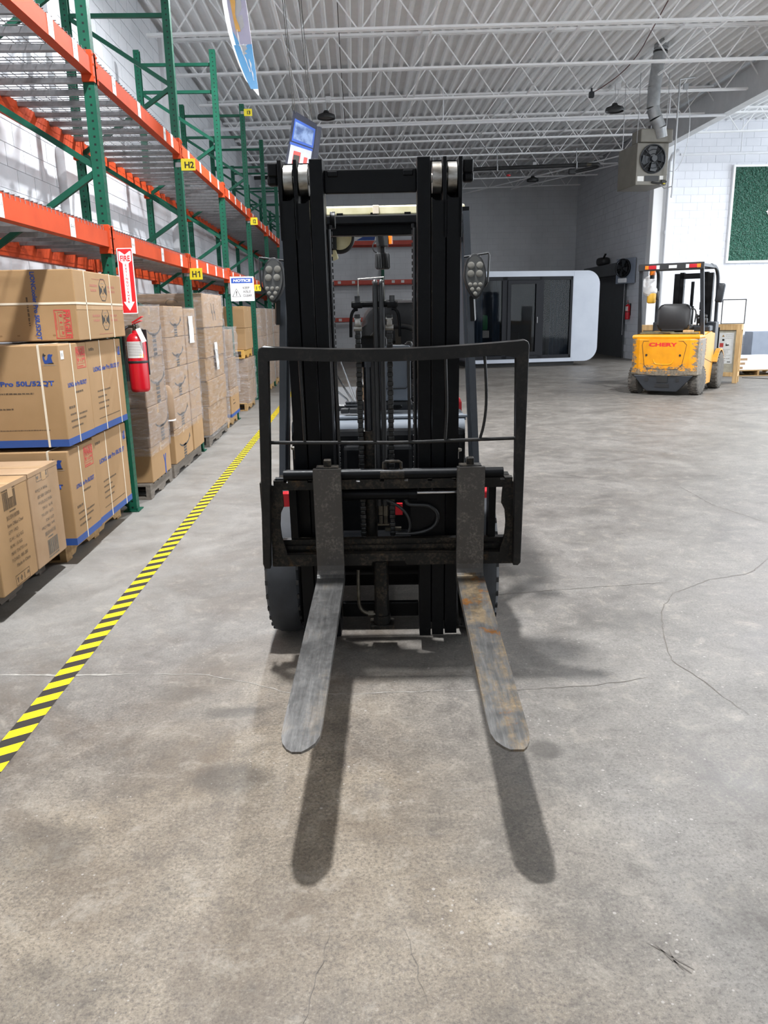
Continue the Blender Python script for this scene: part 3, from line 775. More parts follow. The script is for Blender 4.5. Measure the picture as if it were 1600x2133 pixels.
tp('lock_handle', MB().tube([(.094, -.10, .80), (.105, -.10, .815), (.106, -.10, .842), (.113, -.10, .847), (.168, -.10, .847), (.176, -.10, .842), (.177, -.10, .815), (.188, -.10, .80)], .0065, 8).box((.14, -.098, .795), (.10, .05, .03), None, .005), K['mastlow'], True, car)
sc = tp('sideshift_cylinder', MB().cyl((-.12, -.05, .698), (.242, -.05, .695), .024, n=20).cyl((.21, -.05, .695), (.242, -.05, .695), .027, n=20), K['mast'], True, car)
tp('cylinder_rod', MB().cyl((.242, -.066, .704), (.42, -.066, .704), .007, n=12), K['chrome'], True, car)
tp('hydraulic_hose', MB().tube([(.195, -.03, .66), (.20, -.03, .642), (.24, -.03, .638), (.29, -.03, .637), (.325, -.03, .61), (.331, -.03, .575), (.315, -.03, .54), (.27, -.03, .517), (.20, -.03, .509), (.15, -.03, .512)], .0078, 8, smooth=2), K['black'], True, car)
tp('hydraulic_hose', MB().tube([(.10, -.03, .67), (.16, -.03, .64), (.20, -.03, .60), (.215, -.03, .55), (.205, -.03, .515)], .0065, 8, smooth=2), K['black'], True, car)
tp('carriage_plate', MB().bx(.215, .36, -.015, .0, .43, .70), K['mast'], parent=car)

# load backrest, slightly bent
br = MB(); N = 24
def top_z(x): t = (x + .366) / 1.034; return 1.317 + .007 * t - .020 * math.sin(PI * min(1, max(0, t)) ) * 1.0
pts = [(-.366 + 1.034 * i / N, 0) for i in range(N + 1)]
o = [];  inn = []
for i, (x, _) in enumerate(pts):
    e = .018 if i in (0, N) else 0
    o.append((x, top_z(x) - e)); 
o = [(-.366, 1.298), (-.361, 1.311), (-.348, 1.317)] + [q for q in o if -.34 < q[0] < .645] + [(.650, 1.325), (.663, 1.319), (.668, 1.306)]
legR = [(.666, .42), (.655, .408), (.636, .408), (.629, .9), (.624, 1.262)]
inn = [(x, top_z(x) - .046) for x, _ in pts if -.335 < x < .62][::-1]
legL = [(-.332, 1.266), (-.345, .9), (-.375, .408), (-.398, .408), (-.404, .43)]
poly = o + legR + inn + legL
ba = tp('backrest_frame', br.prism(poly, .05, FM((0, -.105, 0), (1, 0, 0), (0, 0, 1)), .004), K['guardrail'])
rods = (( -.207, -.210, 0), (-.070, -.072, 0), (.071, .071, 0), (.211, .211, 0), (.352, .352, .006), (.49, .500, .024))
for x0, x1, bow in rods:
    q = [(x0, -.122, .935), (x0 + bow * .7, -.124, 1.0), (x0 + bow, -.126, 1.09), (x1 + bow * .35, -.126, 1.2), (x1, -.126, 1.29)]
    tp('backrest_bar', MB().tube(q, .0058, 8, smooth=2), K['guardrail'], True, ba)
tp('backrest_bar', MB().tube([(-.345, -.122, .938), (0, -.122, .932), (.2, -.122, .929), (.45, -.122, .936), (.632, -.122, .940)], .0072, 8, smooth=1), K['guardrail'], True, ba)
tp('backrest_foot', MB().bx(-.404, -.39, -.10, -.07, .43, .765, .002).bx(.645, .66, -.10, -.07, .41, .75, .002), K['mastlow'], parent=ba)

# forks: an L of one forged bar each
for nm, xa, xb in (('fork', -.178, -.0665), ('fork', .4005, .5105)):
    mb = MB(); w = xb - xa; n = 10
    side = [(-.118, .828), (-.155, .832), (-.157, .42), (-.160, .40), (-.172, .386), (-.19, .378)]
    top = []; tip = -1.375
    L = [(y, z) for y, z in side]
    yy = [-.30, -.5, -.7, -.9, -1.1, -1.24]
    outer = L + [(y, .374 + (y + .19) * -.004) for y in yy]
    und = [(-.118, .36), (-.128, .343), (-.15, .336)] + [(y, .336 + (-.15 - y) * .024) for y in yy]
    A = []; 
    for y, z in outer: A.append((mb.bm.verts.new((xa, y, z)), mb.bm.verts.new((xb, y, z))))
    B = []
    for y, z in [(-.118, .828)] + und: B.append((mb.bm.verts.new((xa, y, z)), mb.bm.verts.new((xb, y, z))))
    # rounded and chamfered tip
    def ring(y, z, dx): return (mb.bm.verts.new((xa + dx[0], y, z)), mb.bm.verts.new((xb - dx[1], y, z)))
    c = (1, 1)
    for y, dx in ((-1.30, (.002, .002)), (-1.335, (.010, .012)), (-1.36, (.024, .030)), (-1.374, (.040, .046))):
        if nm and xa > 0: dx = (dx[1], dx[0] * .7)
        A.append(ring(y, .379, dx)); B.append(ring(y, .366 + max(0, (-1.30 - y)) * .08, dx))
    for R in (A, B):
        for (a, b), (c, d) in zip(R, R[1:]): mb.bm.faces.new((a, b, d, c))
    for k in (0, 1):
        # side skin: shank strip then blade strip
        a = [q[k] for q in A]; b = [q[k] for q in B]
        mb.bm.faces.new((a[0], a[1], a[2], b[1]))
        mb.bm.faces.new((b[1], a[2], a[3], b[2])); mb.bm.faces.new((b[2], a[3], a[4], b[3])); mb.bm.faces.new((b[3], a[4], a[5]))
        for i in range(5, len(a) - 1): mb.bm.faces.new((a[i], a[i + 1], b[i - 1], b[i - 2]))
    mb.bm.faces.new((A[-1][0], A[-1][1], B[-1][1], B[-1][0]))
    bmesh.ops.remove_doubles(mb.bm, verts=mb.bm.verts[:], dist=.0004)
    bmesh.ops.recalc_face_normals(mb.bm, faces=mb.bm.faces[:])
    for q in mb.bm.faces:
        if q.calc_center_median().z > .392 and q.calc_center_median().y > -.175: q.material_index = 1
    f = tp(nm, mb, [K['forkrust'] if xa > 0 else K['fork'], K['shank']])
    tp('fork_hook', MB().bx(xa + .01, xb - .01, -.13, -.08, .815, .832, .003).box(((xa + xb) / 2, -.10, .845), (.03, .03, .03), None, .004), K['mastlow'], parent=f)

# ---- wheels, body, cowl, guard (not tilted)
for s in (1, -1):
    x0, x1 = (.435, .61) if s > 0 else (-.44, -.272)
    ax = FM((x0, .31, .337), (0, 1, 0), (0, 0, 1)); w = x1 - x0
    mb = MB().lathe([(.17, 0), (.20, -.002), (.30, .006), (.327, .02), (.337, .045), (.337, w - .045), (.327, w - .02), (.30, w - .006), (.20, w + .002), (.17, w)], 56, ax)
    ty = bp('tyre', mb, K['rubber'], True)
    lug = MB()
    for k in range(30):
        a = 2 * PI * k / 30
        for e in (.022, w - .022):
            M = ax @ Matrix.Rotation(a, 4, 'Z') @ Matrix.Translation((.3225, 0, e))
            lug.box((0, 0, 0), (.010, .022, .024), M.to_3x3()); vs = lug.bm.verts[-8:]
            lug.bm.verts.ensure_lookup_table()
            for v in lug.bm.verts[-8:]: v.co += M.translation
    stuff(bp('tread_notch', lug, K['black'], parent=ty))
    bp('wheel_rim', MB().lathe([(.02, w * .3), (.06, w * .3), (.10, w * .25), (.165, w * .1), (.172, 0), (.172, w), (.165, w * .9), (.10, w * .75), (.05, w * .7), (.02, w * .7)], 32, ax), K['fred'], True, ty)
    xa, xb = (.42, .605) if s > 0 else (-.40, -.30)
    fd = MB()
    pr = [(.66, .60), (.72, .60), (.72, .66), (.66, .66)]
    arc = [(.31 + .39 * math.cos(math.radians(a)), .337 + .39 * math.sin(math.radians(a))) for a in range(20, 165, 12)] + [(.31 + .36 * math.cos(math.radians(a)), .337 + .36 * math.sin(math.radians(a))) for a in range(164, 19, -12)]
    if s > 0: bp('fender', fd.bx(.545, .604, .20, .30, .635, .69, .008), K['fred'])
    else: bp('fender', fd.prism(rrect(.055, .085, .02, 4, (0, 0, 0, 1)), .06, FM((-.334, .22, .655), (1, 0, 0), (0, 0, 1))).bx(-.37, -.30, .26, .3, .53, .62, .004), K['fred'])
bp('front_axle', MB().bx(-.27, .43, .24, .40, .22, .46, .02).cyl((-.28, .31, .337), (.44, .31, .337), .09, n=20), K['mast'], True)
bp('chassis', MB().bx(-.36, .51, .42, 1.55, .18, .62, .02).bx(-.40, .55, .9, 1.6, .35, .72, .03), K['mast'])
cwt = MB().prism([(-.42, 1.55), (.57, 1.55), (.57, 2.05), (.48, 2.25), (.3, 2.33), (-.15, 2.33), (-.33, 2.25), (-.42, 2.05)], .72, Matrix.Translation((0, 0, .25)), .03)
bp('counterweight', cwt, K['fred'])
for x in (-.36, .51): 
    w = bp('tyre', MB().lathe([(.12, 0), (.23, .01), (.26, .03), (.26, .14), (.23, .16), (.12, .17)], 36, FM((x - .085, 1.85, .262), (0, 1, 0), (0, 0, 1))), K['rubber'], True)
bp('hood', MB().bx(-.30, .44, 1.0, 2.1, .70, 1.0, .03), K['cowl'])
bp('red_panel', MB().bx(.15, .185, .34, .36, .545, .60), K['fred'])
# front cowl with its light rolled top, sill and dash panel
cw = bp('front_cowl', MB().bx(-.355, .50, .52, .62, .50, .93, .03), K['mast']); bp('cowl_box', MB().bx(-.10, .24, .46, .53, .55, .86, .02), K['mast'], parent=cw)
bp('cowl_roll', MB().cyl((-.355, .60, .922), (.50, .60, .922), .045, n=24), K['cowl2'], True, cw)
bp('cowl_shelf', MB().bx(-.355, .51, .62, .95, .955, .972, .004).bx(-.355, .515, .60, .63, .972, .985, .003), K['cowl2'], parent=cw)
bp('dash_panel', MB().box((.158, .83, 1.18), (.165, .10, .28), None, .012), K['cowl2'])
bp('dash_panel_groove', MB().tube([(.225, .776, 1.28), (.225, .776, 1.115), (.214, .776, 1.103), (.085, .776, 1.103)], .003, 6), K['black'])
bp('dash_base', MB().bx(-.02, .245, .80, .9, 1.015, 1.035, .004), K['black'])
bp('steering_column', MB().cyl((.16, .85, 1.0), (.16, 1.03, 1.32), .035, n=14).box((.05, .86, 1.30), (.15, .16, .10), Matrix.Rotation(-.5, 3, 'X'), .03), K['mast'], True)
ring = [(.18 + .15 * math.cos(a), .95 + .125 * math.sin(a), 1.325 + .085 * math.sin(a)) for a in [2 * PI * k / 36 for k in range(36)]]
sw = bp('steering_wheel', MB().tube(ring, .014, 10, True), K['seat'], True)
bp('wheel_spokes', MB().bar((.18, .95, 1.30), (.32, .95, 1.325), .03, .012).bar((.18, .95, 1.30), (.05, .93, 1.32), .03, .012).bar((.18, .95, 1.30), (.18, 1.06, 1.39), .03, .012).cyl((.18, .955, 1.28), (.18, .945, 1.31), .04, n=16), K['seat'], True, sw)
bp('spinner_knob', MB().lathe([(.0, 0), (.014, 0), (.016, .02), (.024, .03), (.024, .05), (.012, .062), (0, .064)], 14, Matrix.Translation((.235, .83, 1.275))), K['black'], True, sw)
st = bp('seat', MB().box((.16, 1.32, 1.04), (.44, .46, .12), None, .04, 3), K['seat'], True)
bk = MB().prism(rrect(.46, .52, .14, 6), .12, FM((.20, 1.52, 1.30), (1, 0, 0), (0, -.17, 1)), .035)
bp('seat_back', bk, K['seat'], True, st)
# levers, pedals and bits on the shelf
for i, (xa, xb, za) in enumerate(((-.150, -.062, 1.19), (-.122, -.045, 1.26), (-.170, -.085, 1.12))):
    lv = bp('control_lever', MB().tube([(xb, .76, 1.04), (xb - .004, .76, 1.055), (xa, .78, za)], .0052, 8), K['chrome'], True)
    bp('lever_knob', MB().lathe([(0, 0), (.011, .002), (.014, .02), (.009, .034), (0, .036)], 12, Matrix.Translation((xa, .78, za))), K['black'], True, lv)
    bp('lever_boot', MB().lathe([(.022, 0), (.022, .012), (.017, .014), (.021, .026), (.015, .028), (.019, .04), (.012, .042), (.014, .055), (.007, .06)], 14, Matrix.Translation((xb, .76, .985))), K['rubber'], True, lv)
bp('pedal', MB().box((-.10, .72, 1.0), (.04, .03, .025), None, .004).box((-.055, .72, 1.0), (.04, .03, .025), None, .004), K['black'])
bp('manual_holder', MB().box((-.02, .80, 1.06), (.03, .02, .10), Matrix.Rotation(.25, 3, 'Y'), .002), K['card2'])

# overhead guard
for s in (1, -1):
    X = lambda a: mir(a, s)
    leg = MB().prism(rrect(.036, .06, .010, 3), 1.0, FM((0, 0, 0), (1, 0, 0), (0, 1, 0)))
    a = Vector((X(.560), .50, .50)); b = Vector((X(.500), .62, 1.93))
    mb = MB().bar(a, b, .030, .075, (0, 1, 0)).bar(a + Vector((-s * .022, .03, 0)), b + Vector((-s * .018, .03, 0)), .014, .04, (0, 1, 0))
    bp('guard_leg', mb, K['cowl'])
    mb = MB().bar((X(.47), 1.95, .95), (X(.47), 1.95, 2.04), .06, .06, (0, 1, 0))
    bp('guard_leg', mb, K['mast'])
    bp('guard_side_rail', MB().bar((X(.495), .62, 1.925), (X(.47), 1.98, 2.05), .045, .06), K['mast'])
bp('guard_front_bar', MB().bx(-.36, .51, .60, .66, 1.885, 1.926, .006).bx(-.36, .51, .64, .70, 1.84, 1.89, .004), K['mast'])
bp('guard_rear_bar', MB().bx(-.33, .48, 1.92, 2.0, 1.955, 2.05, .006), K['mast'])
mb = MB()
for k in range(5): mb.bar((-.25 + k * .16, .64, 1.93), (-.24 + k * .155, 1.96, 2.05), .03, .02)
bp('guard_bars', mb, K['mast'])
rs = bp('roof_sheet', MB().bx(-.345, .078, .645, 1.2, 1.928, 1.972, .008).bx(.084, .50, .645, 1.2, 1.928, 1.972, .008), K['cream'])
bp('roof_tape', MB().box((.081, .642, 1.953), (.03, .012, .04), None, .003), K['strap'], parent=rs)
# round convex mirror under the guard
mr = bp('round_mirror', MB().tube([(-.115 + .068 * math.cos(t), .98, 1.865 + .072 * math.sin(t)) for t in [2 * PI * k / 32 for k in range(32)]], .012, 8, True).bx(-.19, -.13, .95, .99, 1.80, 1.93, .01), K['black'], True)
bp('mirror_face', MB().cyl((-.115, .97, 1.865), (-.115, .985, 1.865), .064, n=28), K['cream'], True, mr)
bp('mirror_bar', MB().bar((-.18, .965, 1.885), (-.05, .965, 1.885), .012, .006), K['black'], parent=mr)
bp('cloth_tag', MB().box((-.145, .96, 1.775), (.035, .02, .05), Matrix.Rotation(-.3, 3, 'Y'), .008), K['cream'], parent=mr)
# rear work lamp with amber beacon
wl_ = bp('rear_work_lamp', MB().prism(rrect(.094, .10, .016, 4), .045, FM((.096, 1.90, 1.798), (1, 0, 0), (0, 0, 1)), .004).box((.096, 1.91, 1.868), (.03, .02, .05), None, .006), K['black'], True)
mb = MB()
for k in range(6): mb.box((.096 - .036 + k * .0145, 1.848, 1.798), (.0055, .012, .082))
bp('cooling_fins', mb, K['black'], parent=wl_)
bp('lamp_box', MB().bx(.058, .132, 1.86, 1.93, 1.885, 1.955, .004), K['black'], parent=wl_)
bp('lamp_cable', MB().tube([(.058, 1.88, 1.92), (.035, 1.86, 1.90), (.036, 1.86, 1.86), (.07, 1.87, 1.842)], .004, 6, smooth=2), K['black'], True, wl_)
bp('amber_beacon', MB().cyl((.146, 1.89, 1.90), (.146, 1.89, 1.955), .014, n=14), K['amber'], True, wl_)
# LED headlamp clusters on both sides
for s in (1, -1):
    cxh = .532 if s > 0 else -.392
    out = []
    for k in range(40):
        a = 2 * PI * k / 40; hgt = .100
        xx = math.cos(a) * (.050 if math.sin(a) > 0 else .050 - .018 * (-math.sin(a)) ** 1.6); zz = math.sin(a) * hgt
        out.append((xx, zz))
    M = FM((cxh, .60, 1.645), (s, 0, -.05) if False else (1, 0, 0), (s * -.06, 0, 1))
    hd = bp('headlamp', MB().prism(out, -.06, FM((cxh, .445, 1.635), (1, 0, 0), (s * -.05, 0, 1)), .006), K['black'], True)
    bp('lamp_plate', MB().prism([(x * .86, z * .88) for x, z in out], .003, FM((cxh, .445, 1.635), (1, 0, 0), (s * -.05, 0, 1))), K['lensplate'], parent=hd)
    for (dx, dz, r) in ((-.018, .048, .0155), (.021, .048, .0155), (-.021, .012, .0155), (.018, .012, .0155), (-.026, -.036, .0092), (-.003, -.036, .0092), (.020, -.036, .0092), (-.018, -.057, .0092), (.011, -.057, .0092), (-.005, -.076, .0092)):
        bp('led_lens', MB().lathe([(r, 0), (r, .002), (r * .8, .003), (r * .3, .0035), (0, .0035)], 16, FM((cxh + dx - s * .05 * dz, .4415, 1.635 + dz), (1, 0, 0), (0, 0, 1))), K['lens'], True, hd)
    sx = s
    bp('lamp_bracket', MB().tube([(cxh - sx * .05, .47, 1.722), (cxh + sx * .058, .445, 1.735), (cxh + sx * .061, .445, 1.725), (cxh + sx * .056, .445, 1.61), (cxh + sx * .046, .465, 1.59)], .0048, 8), K['steel'] if False else K['black'], True, hd)
    bp('lamp_arm', MB().bar((cxh - sx * .01, .49, 1.55), (cxh + sx * .0, .52, 1.44), .02, .03), K['black'], parent=hd)
bp('tilt_pin', MB().cyl((-.285, .2, .85), (-.285, .2, .90), .016, n=12).cyl((-.285, .2, .895), (-.285, .2, .905), .03, n=12).cyl((.425, .2, .84), (.425, .2, .88), .014, n=12).cyl((.425, .2, .875), (.425, .2, .885), .028, n=12), K['brass'], True)
# ================================================================ PALLETS, CARTONS, WRAPPED LOADS
_pm = {}
def pallet(x, y, wx, wy, m, label, z=0.0, h=.13, rz=0.0, nb=6):
    t = thing('wooden_pallet', label, 'pallet', (x, y, z), rz, None)
    key = (wx, wy, m, h)
    if key not in _pm:
        _pm[key] = (MB().bx(-wx / 2, wx / 2, -.048, .048, h - .019, h, .002, 1).mesh('deck_board', K[m]),
                    MB().prism([(-wy / 2, .016), (-wy * .36, .016), (-wy * .33, .045), (-wy * .17, .045), (-wy * .14, .016), (wy * .14, .016), (wy * .17, .045), (wy * .33, .045), (wy * .36, .016), (wy / 2, .016), (wy / 2, h - .019), (-wy / 2, h - .019)], .04, FM((-.02, 0, 0), (0, 1, 0), (0, 0, 1))).mesh('stringer', K[m]),
                    MB().bx(-wx / 2, wx / 2, -.05, .05, 0, .0165, .002, 1).mesh('bottom_board', K[m]))
    a, b, c = _pm[key]
    for k in range(nb): link('deck_board', a, t, (0, -wy / 2 + .048 + k * (wy - .096) / (nb - 1), 0))
    for k in (-1, 0, 1): link('stringer', b, t, (k * (wx / 2 - .022), 0, 0)); link('bottom_board', c, t, (0, k * (wy / 2 - .05), 0))
    return t

def carton(label, x0, x1, y0, y1, z0, z1, m='card', seam='x', cat='carton', tape=True, group=None, rz=0.0):
    """Corrugated carton standing between the given planes; origin at the middle of its base."""
    t = thing('cardboard_box', label, cat, ((x0 + x1) / 2, (y0 + y1) / 2, z0), rz, group)
    a, b, h = (x1 - x0) / 2, (y1 - y0) / 2, z1 - z0
    mb = MB().bx(-a, a, -b, b, 0, h, .006, 2)
    # slightly slack sides
    for v in mb.bm.verts:
        if .02 < v.co.z < h - .02: pass
    mb.obj('body', K[m], t)
    s = MB()
    if seam == 'x': s.bx(-a + .004, a - .004, -.0016, .0016, h - .001, h + .0008)
    else: s.bx(-.0016, .0016, -b + .004, b - .004, h - .001, h + .0008)
    s.obj('flap_seam', K['flap'], t)
    if tape:
        s = MB()
        if seam == 'x': s.bx(-a - .001, a + .001, -.027, .027, h + .0004, h + .0012).bx(a + .0003, a + .0012, -.027, .027, h - .07, h + .001)
        else: s.bx(-.027, .027, -b - .001, b + .001, h + .0004, h + .0012).bx(-.027, .027, -b - .0012, -b - .0003, h - .07, h + .001)
        s.obj('packing_tape', K['packtape'], t)
    return t, a, b, h
def AF(a, y, z): return FM((a, y, z), (0, 1, 0), (0, 0, 1))         # aisle face of a carton
def CF(b, x, z): return FM((x, -b, z), (1, 0, 0), (0, 0, 1))        # face towards the viewer
def rot2(M, deg): return M @ Matrix.Rotation(math.radians(deg), 4, 'Z')
def strap_x(t, a, h, b, x, w=.013):
    MB().bx(x - w / 2, x + w / 2, -b - .0022, -b - .0006, -.001, h + .002).bx(x - w / 2, x + w / 2, b + .0006, b + .0022, -.001, h + .002).bx(x - w / 2, x + w / 2, -b - .002, b + .002, h + .0012, h + .003).obj('strap', K['strap'], t)
def strap_y(t, a, h, b, y, w=.013):
    MB().bx(a + .0006, a + .0022, y - w / 2, y + w / 2, -.001, h + .002).bx(-a - .002, a + .002, y - w / 2, y + w / 2, h + .0012, h + .003).obj('strap', K['strap'], t)
def strap_z(t, a, b, z, w=.013):
    MB().bx(a + .0006, a + .0022, -b - .002, b + .002, z - w / 2, z + w / 2).bx(-a - .002, a + .002, -b - .0022, -b - .0006, z - w / 2, z + w / 2).obj('strap', K['strap'], t)
def scribble(t, M, lines, m='inkbrown', name='small_print'):
    """Unreadable small print as flat dashes: (x, y, length, height)."""
    mb = MB()
    for (x, y, L, h) in lines:
        q = x
        while q < x + L:
            w = min(random.uniform(.6, 2.6) * h, x + L - q)
            mb.prism([(q, y), (q + w, y), (q + w, y + h * random.uniform(.7, 1)), (q, y + h * .85)], .0008, M); q += w + h * .45
    stuff(mb.obj(name, K[m], t))
def barcode(t, M, w, h, m='inkgrey'):
    mb = MB(); x = 0
    while x < w:
        a = random.choice((.002, .002, .004, .006)); mb.prism([(x, 0), (min(x + a, w), 0), (min(x + a, w), h), (x, h)], .0008, M); x += a + random.choice((.002, .003, .005))
    stuff(mb.obj('barcode', K[m], t))
def fragile(t, M, w, h, m='inkred'):
    f = MB(); Mo = M @ Matrix.Translation((w / 2, h / 2, 0)); rectring(f, w, h, .005, .0009, Mo)
    fo = f.obj('fragile_stamp', K[m], t)
    text('FRAGILE', K[m], M @ Matrix.Translation((w / 2, h * .94, 0)), fo, w * .94, h * .36, bold=.04, ac=(.5, 1))
    g = MB()
    hx, hy, r = w * .2, h * .38, h * .10
    g.prism([(hx, hy - r), (hx + r, hy + r * .2), (hx + r * .8, hy + r), (hx + r * .3, hy + r), (hx, hy + r * .5), (hx - r * .3, hy + r), (hx - r * .8, hy + r), (hx - r, hy + r * .2)], .0009, M)
    g.prism([(w * .40, hy), (w * .44, hy + r), (w * .48, hy), (w * .44, hy - r)], .0009, M)
    for k in (0, 1): g.prism([(w * (.58 + k * .07), hy - r), (w * (.60 + k * .07), hy - r), (w * (.60 + k * .07), hy + r), (w * (.58 + k * .07), hy + r)], .0009, M)
    g.prism([(w * .80 + r * 1.1 * math.cos(a), hy + r * 1.1 * math.sin(a)) for a in [PI * k / 8 for k in range(9)]], .0009, M)
    rectring(g, w * .84, h * .34, .002, .0008, M @ Matrix.Translation((w * .5, h * .38, 0)))
    stuff(g.obj('handling_icons', K[m], fo))
    scribble(fo, M, [(w * .1, h * .08, w * .6, h * .05)], m)
def seal(t, M, s):
    body = [(-.42, -.5), (.46, -.5), (.40, -.40), (.34, -.1), (.30, .12), (.44, .30), (.46, .42), (.30, .40), (.14, .46), (-.02, .36), (-.06, .12), (-.14, -.12), (-.30, -.16), (-.38, .02), (-.34, .22), (-.18, .34), (-.34, .40), (-.42, .56), (-.52, .38), (-.56, .16), (-.54, -.12), (-.48, -.34)]
    MB().prism([(x * s, y * s) for x, y in body], .0009, M).obj('seal_emblem', K['blue'], t)
    MB().prism([(x * s, y * s) for x, y in [(-.34, .22), (-.18, .34), (-.34, .40), (-.42, .56), (-.52, .38), (-.50, .22)]], .0012, M).prism([(-.1 * s, -.5 * s), (.5 * s, -.5 * s), (.46 * s, -.40 * s), (0, -.44 * s)], .0012, M).obj('emblem_shade', K['ink'], t)
    scribble(t, M, [(-.6 * s, -.68 * s, 1.25 * s, .07 * s)], 'inkgrey')
def band(t, a, b, h=.044):
    MB().bx(-a - .0009, a + .0009, -b - .0009, b + .0009, .0005, h).obj('blue_band', K['blueband'], t)
LION = 'LiONCooler Pro 50L/52QT'

pallet(-2.36, 5.28, 1.02, 1.16, 'wood', 'wooden pallet under the cooler cartons with blue bands, beside the first green upright')
def cooler_end(label, y0, y1, z0, z1, low):
    t, a, b, h = carton(label, -2.52, -1.745 if low else -1.73, y0, y1, z0, z1, tape=False)
    band(t, a, b); strap_x(t, a, h, b, a - .115); strap_y(t, a, h, b, -.04)
    text(LION, K['blue'], CF(b, a - .045, h * .60), t, w=.60, h=.034, bold=.035, ac=(1, 0), name='product_name')
    seal(t, CF(b, a - .062, h * .87), .058)
    scribble(t, CF(b, a - .62, .27), [(.02, 0, .20, .010), (.02, -.045, .30, .010), (.02, .045, .43, .010), (.02, -.09, .2, .010), (.02, -.17, .50, .006)], 'inkbrown')
    M = AF(a, -b, 0)
    fragile(t, AF(a, .045, h * .74), .16, .13)
    text(LION, K['blue'], AF(a, -b + .09, h * .565), t, w=.33, h=.032, bold=.035, name='product_name')
    scribble(t, AF(a, -b + .05, 0), [(.16, h * .50, .13, .014), (.02, .215, .10, .018), (.03, .175, .10, .012), (.18, .165, .14, .012), (.03, .135, .26, .012), (.03, .098, .2, .012)], 'inkbrown')
    return t, a, b, h
t, a, b, h = cooler_end('cooler carton in the bottom layer, partly hidden by the plain office chair cartons', 4.63, 5.10, .132, .715, True)
t, a, b, h = cooler_end('middle-layer cooler carton, its broad printed face with the blue seal turned to the viewer', 4.65, 5.125, .742, 1.338, False)
MB().bx(a + .0004, a + .0013, -b + .025, -b + .075, h - .085, h - .035).obj('white_sticker', K['paper'], t)
barcode(t, AF(a + .0006, -b + .035, h - .07), .03, .02)
def cooler_side(label, y0, y1, z0, z1):
    t, a, b, h = carton(label, -2.22, -1.755 if z0 < .5 else -1.735, y0, y1, z0, z1, seam='y', tape=False)
    band(t, a, b); strap_y(t, a, h, b, -b * .30); strap_y(t, a, h, b, b * .62)
    text(LION, K['blue'], AF(a, -b + .10, h * .66), t, w=.57, h=.037, bold=.035, name='product_name')
    seal(t, AF(a, b - .06, h * .86), .065)
    scribble(t, AF(a, -b, 0), [(.05, h * .90, .10, .02), (.14, h * .44, .28, .012), (.14, h * .375, .18, .012), (.14, h * .31, .22, .012), (.14, h * .245, .2, .012), (.12, .085, .46, .006)], 'inkbrown')
    return t, a, b, h
cooler_side('bottom-layer cooler carton just left of the foot of the first green upright', 5.12, 5.87, .132, .722)
cooler_side('cooler carton in the middle layer beside the hanging red extinguisher', 5.14, 5.89, .742, 1.338)
t, a, b, h = carton('cooler carton lying on its side on top of the stack, with two eight-sided marks', -2.62, -1.70, 4.95, 5.93, 1.352, 1.775, m='card', seam='x', tape=False)
strap_z(t, a, b, h * .53); strap_y(t, a, h, b, -.30); strap_y(t, a, h, b, .22)
MB().bx(a, a + .0012, -b, b, h * .44, h * .50).obj('packing_tape', K['packtape'], t)
text(LION, K['blue'], rot2(CF(b, a - .262, h * .97), -90), t, w=.40, h=.034, bold=.035, name='product_name')
scribble(t, rot2(CF(b, a - .297, h * .62), -90), [(0, 0, .17, .012)], 'inkbrown')
fragile(t, rot2(CF(b, a - .140, h * .44), -90), .172, .10)
mb = MB()
for k in range(8): mb.prism(rrect(.018, .010, .003, 1), .0008, CF(b, -a + .12 + k * .108, .035))
stuff(mb.obj('hand_holes', K['flap'], t))
for zz in (.28, .09):
    oc = [(.035, .072), (-.035, .072), (-.078, .034), (-.078, -.034), (-.035, -.072), (.035, -.072), (.078, -.034), (.078, .034)]
    M = AF(a, .06, zz + .035); mb = MB()
    for i in range(8):
        p, q = Vector(oc[i]), Vector(oc[(i + 1) % 8]); n = Vector((-(q - p).y, (q - p).x)).normalized() * .0055
        mb.prism([p, q, q + n, p + n], .0009, M)
    mb.prism([(.07, .03), (.024, .004), (.024, -.012), (.07, -.034)], .0009, M).prism([(-.07, .03), (-.024, .004), (-.024, -.012), (-.07, -.034)][::-1], .0009, M)
    e = [(.022 * math.cos(q), .027 * math.sin(q)) for q in [2 * PI * k / 16 for k in range(17)]]
    for p, q in zip(e, e[1:]): mb.prism([p, q, (q[0] * .75, q[1] * .85), (p[0] * .75, p[1] * .85)], .0009, M)
    mb.obj('eight_sided_mark', K['ink'], t)
    scribble(t, M, [(-.26, .016, .15, .016), (-.25, -.014, .12, .016), (.11, .016, .15, .016), (.115, -.014, .15, .016)], 'inkfade')
    scribble(t, M, [(-.03, .04, .06, .004), (-.03, -.045, .06, .004)], 'inkgrey')
scribble(t, AF(a, -.10, 0), [(-.05, h - .045, .28, .004), (0, .028, .3, .004)], 'inkfade')

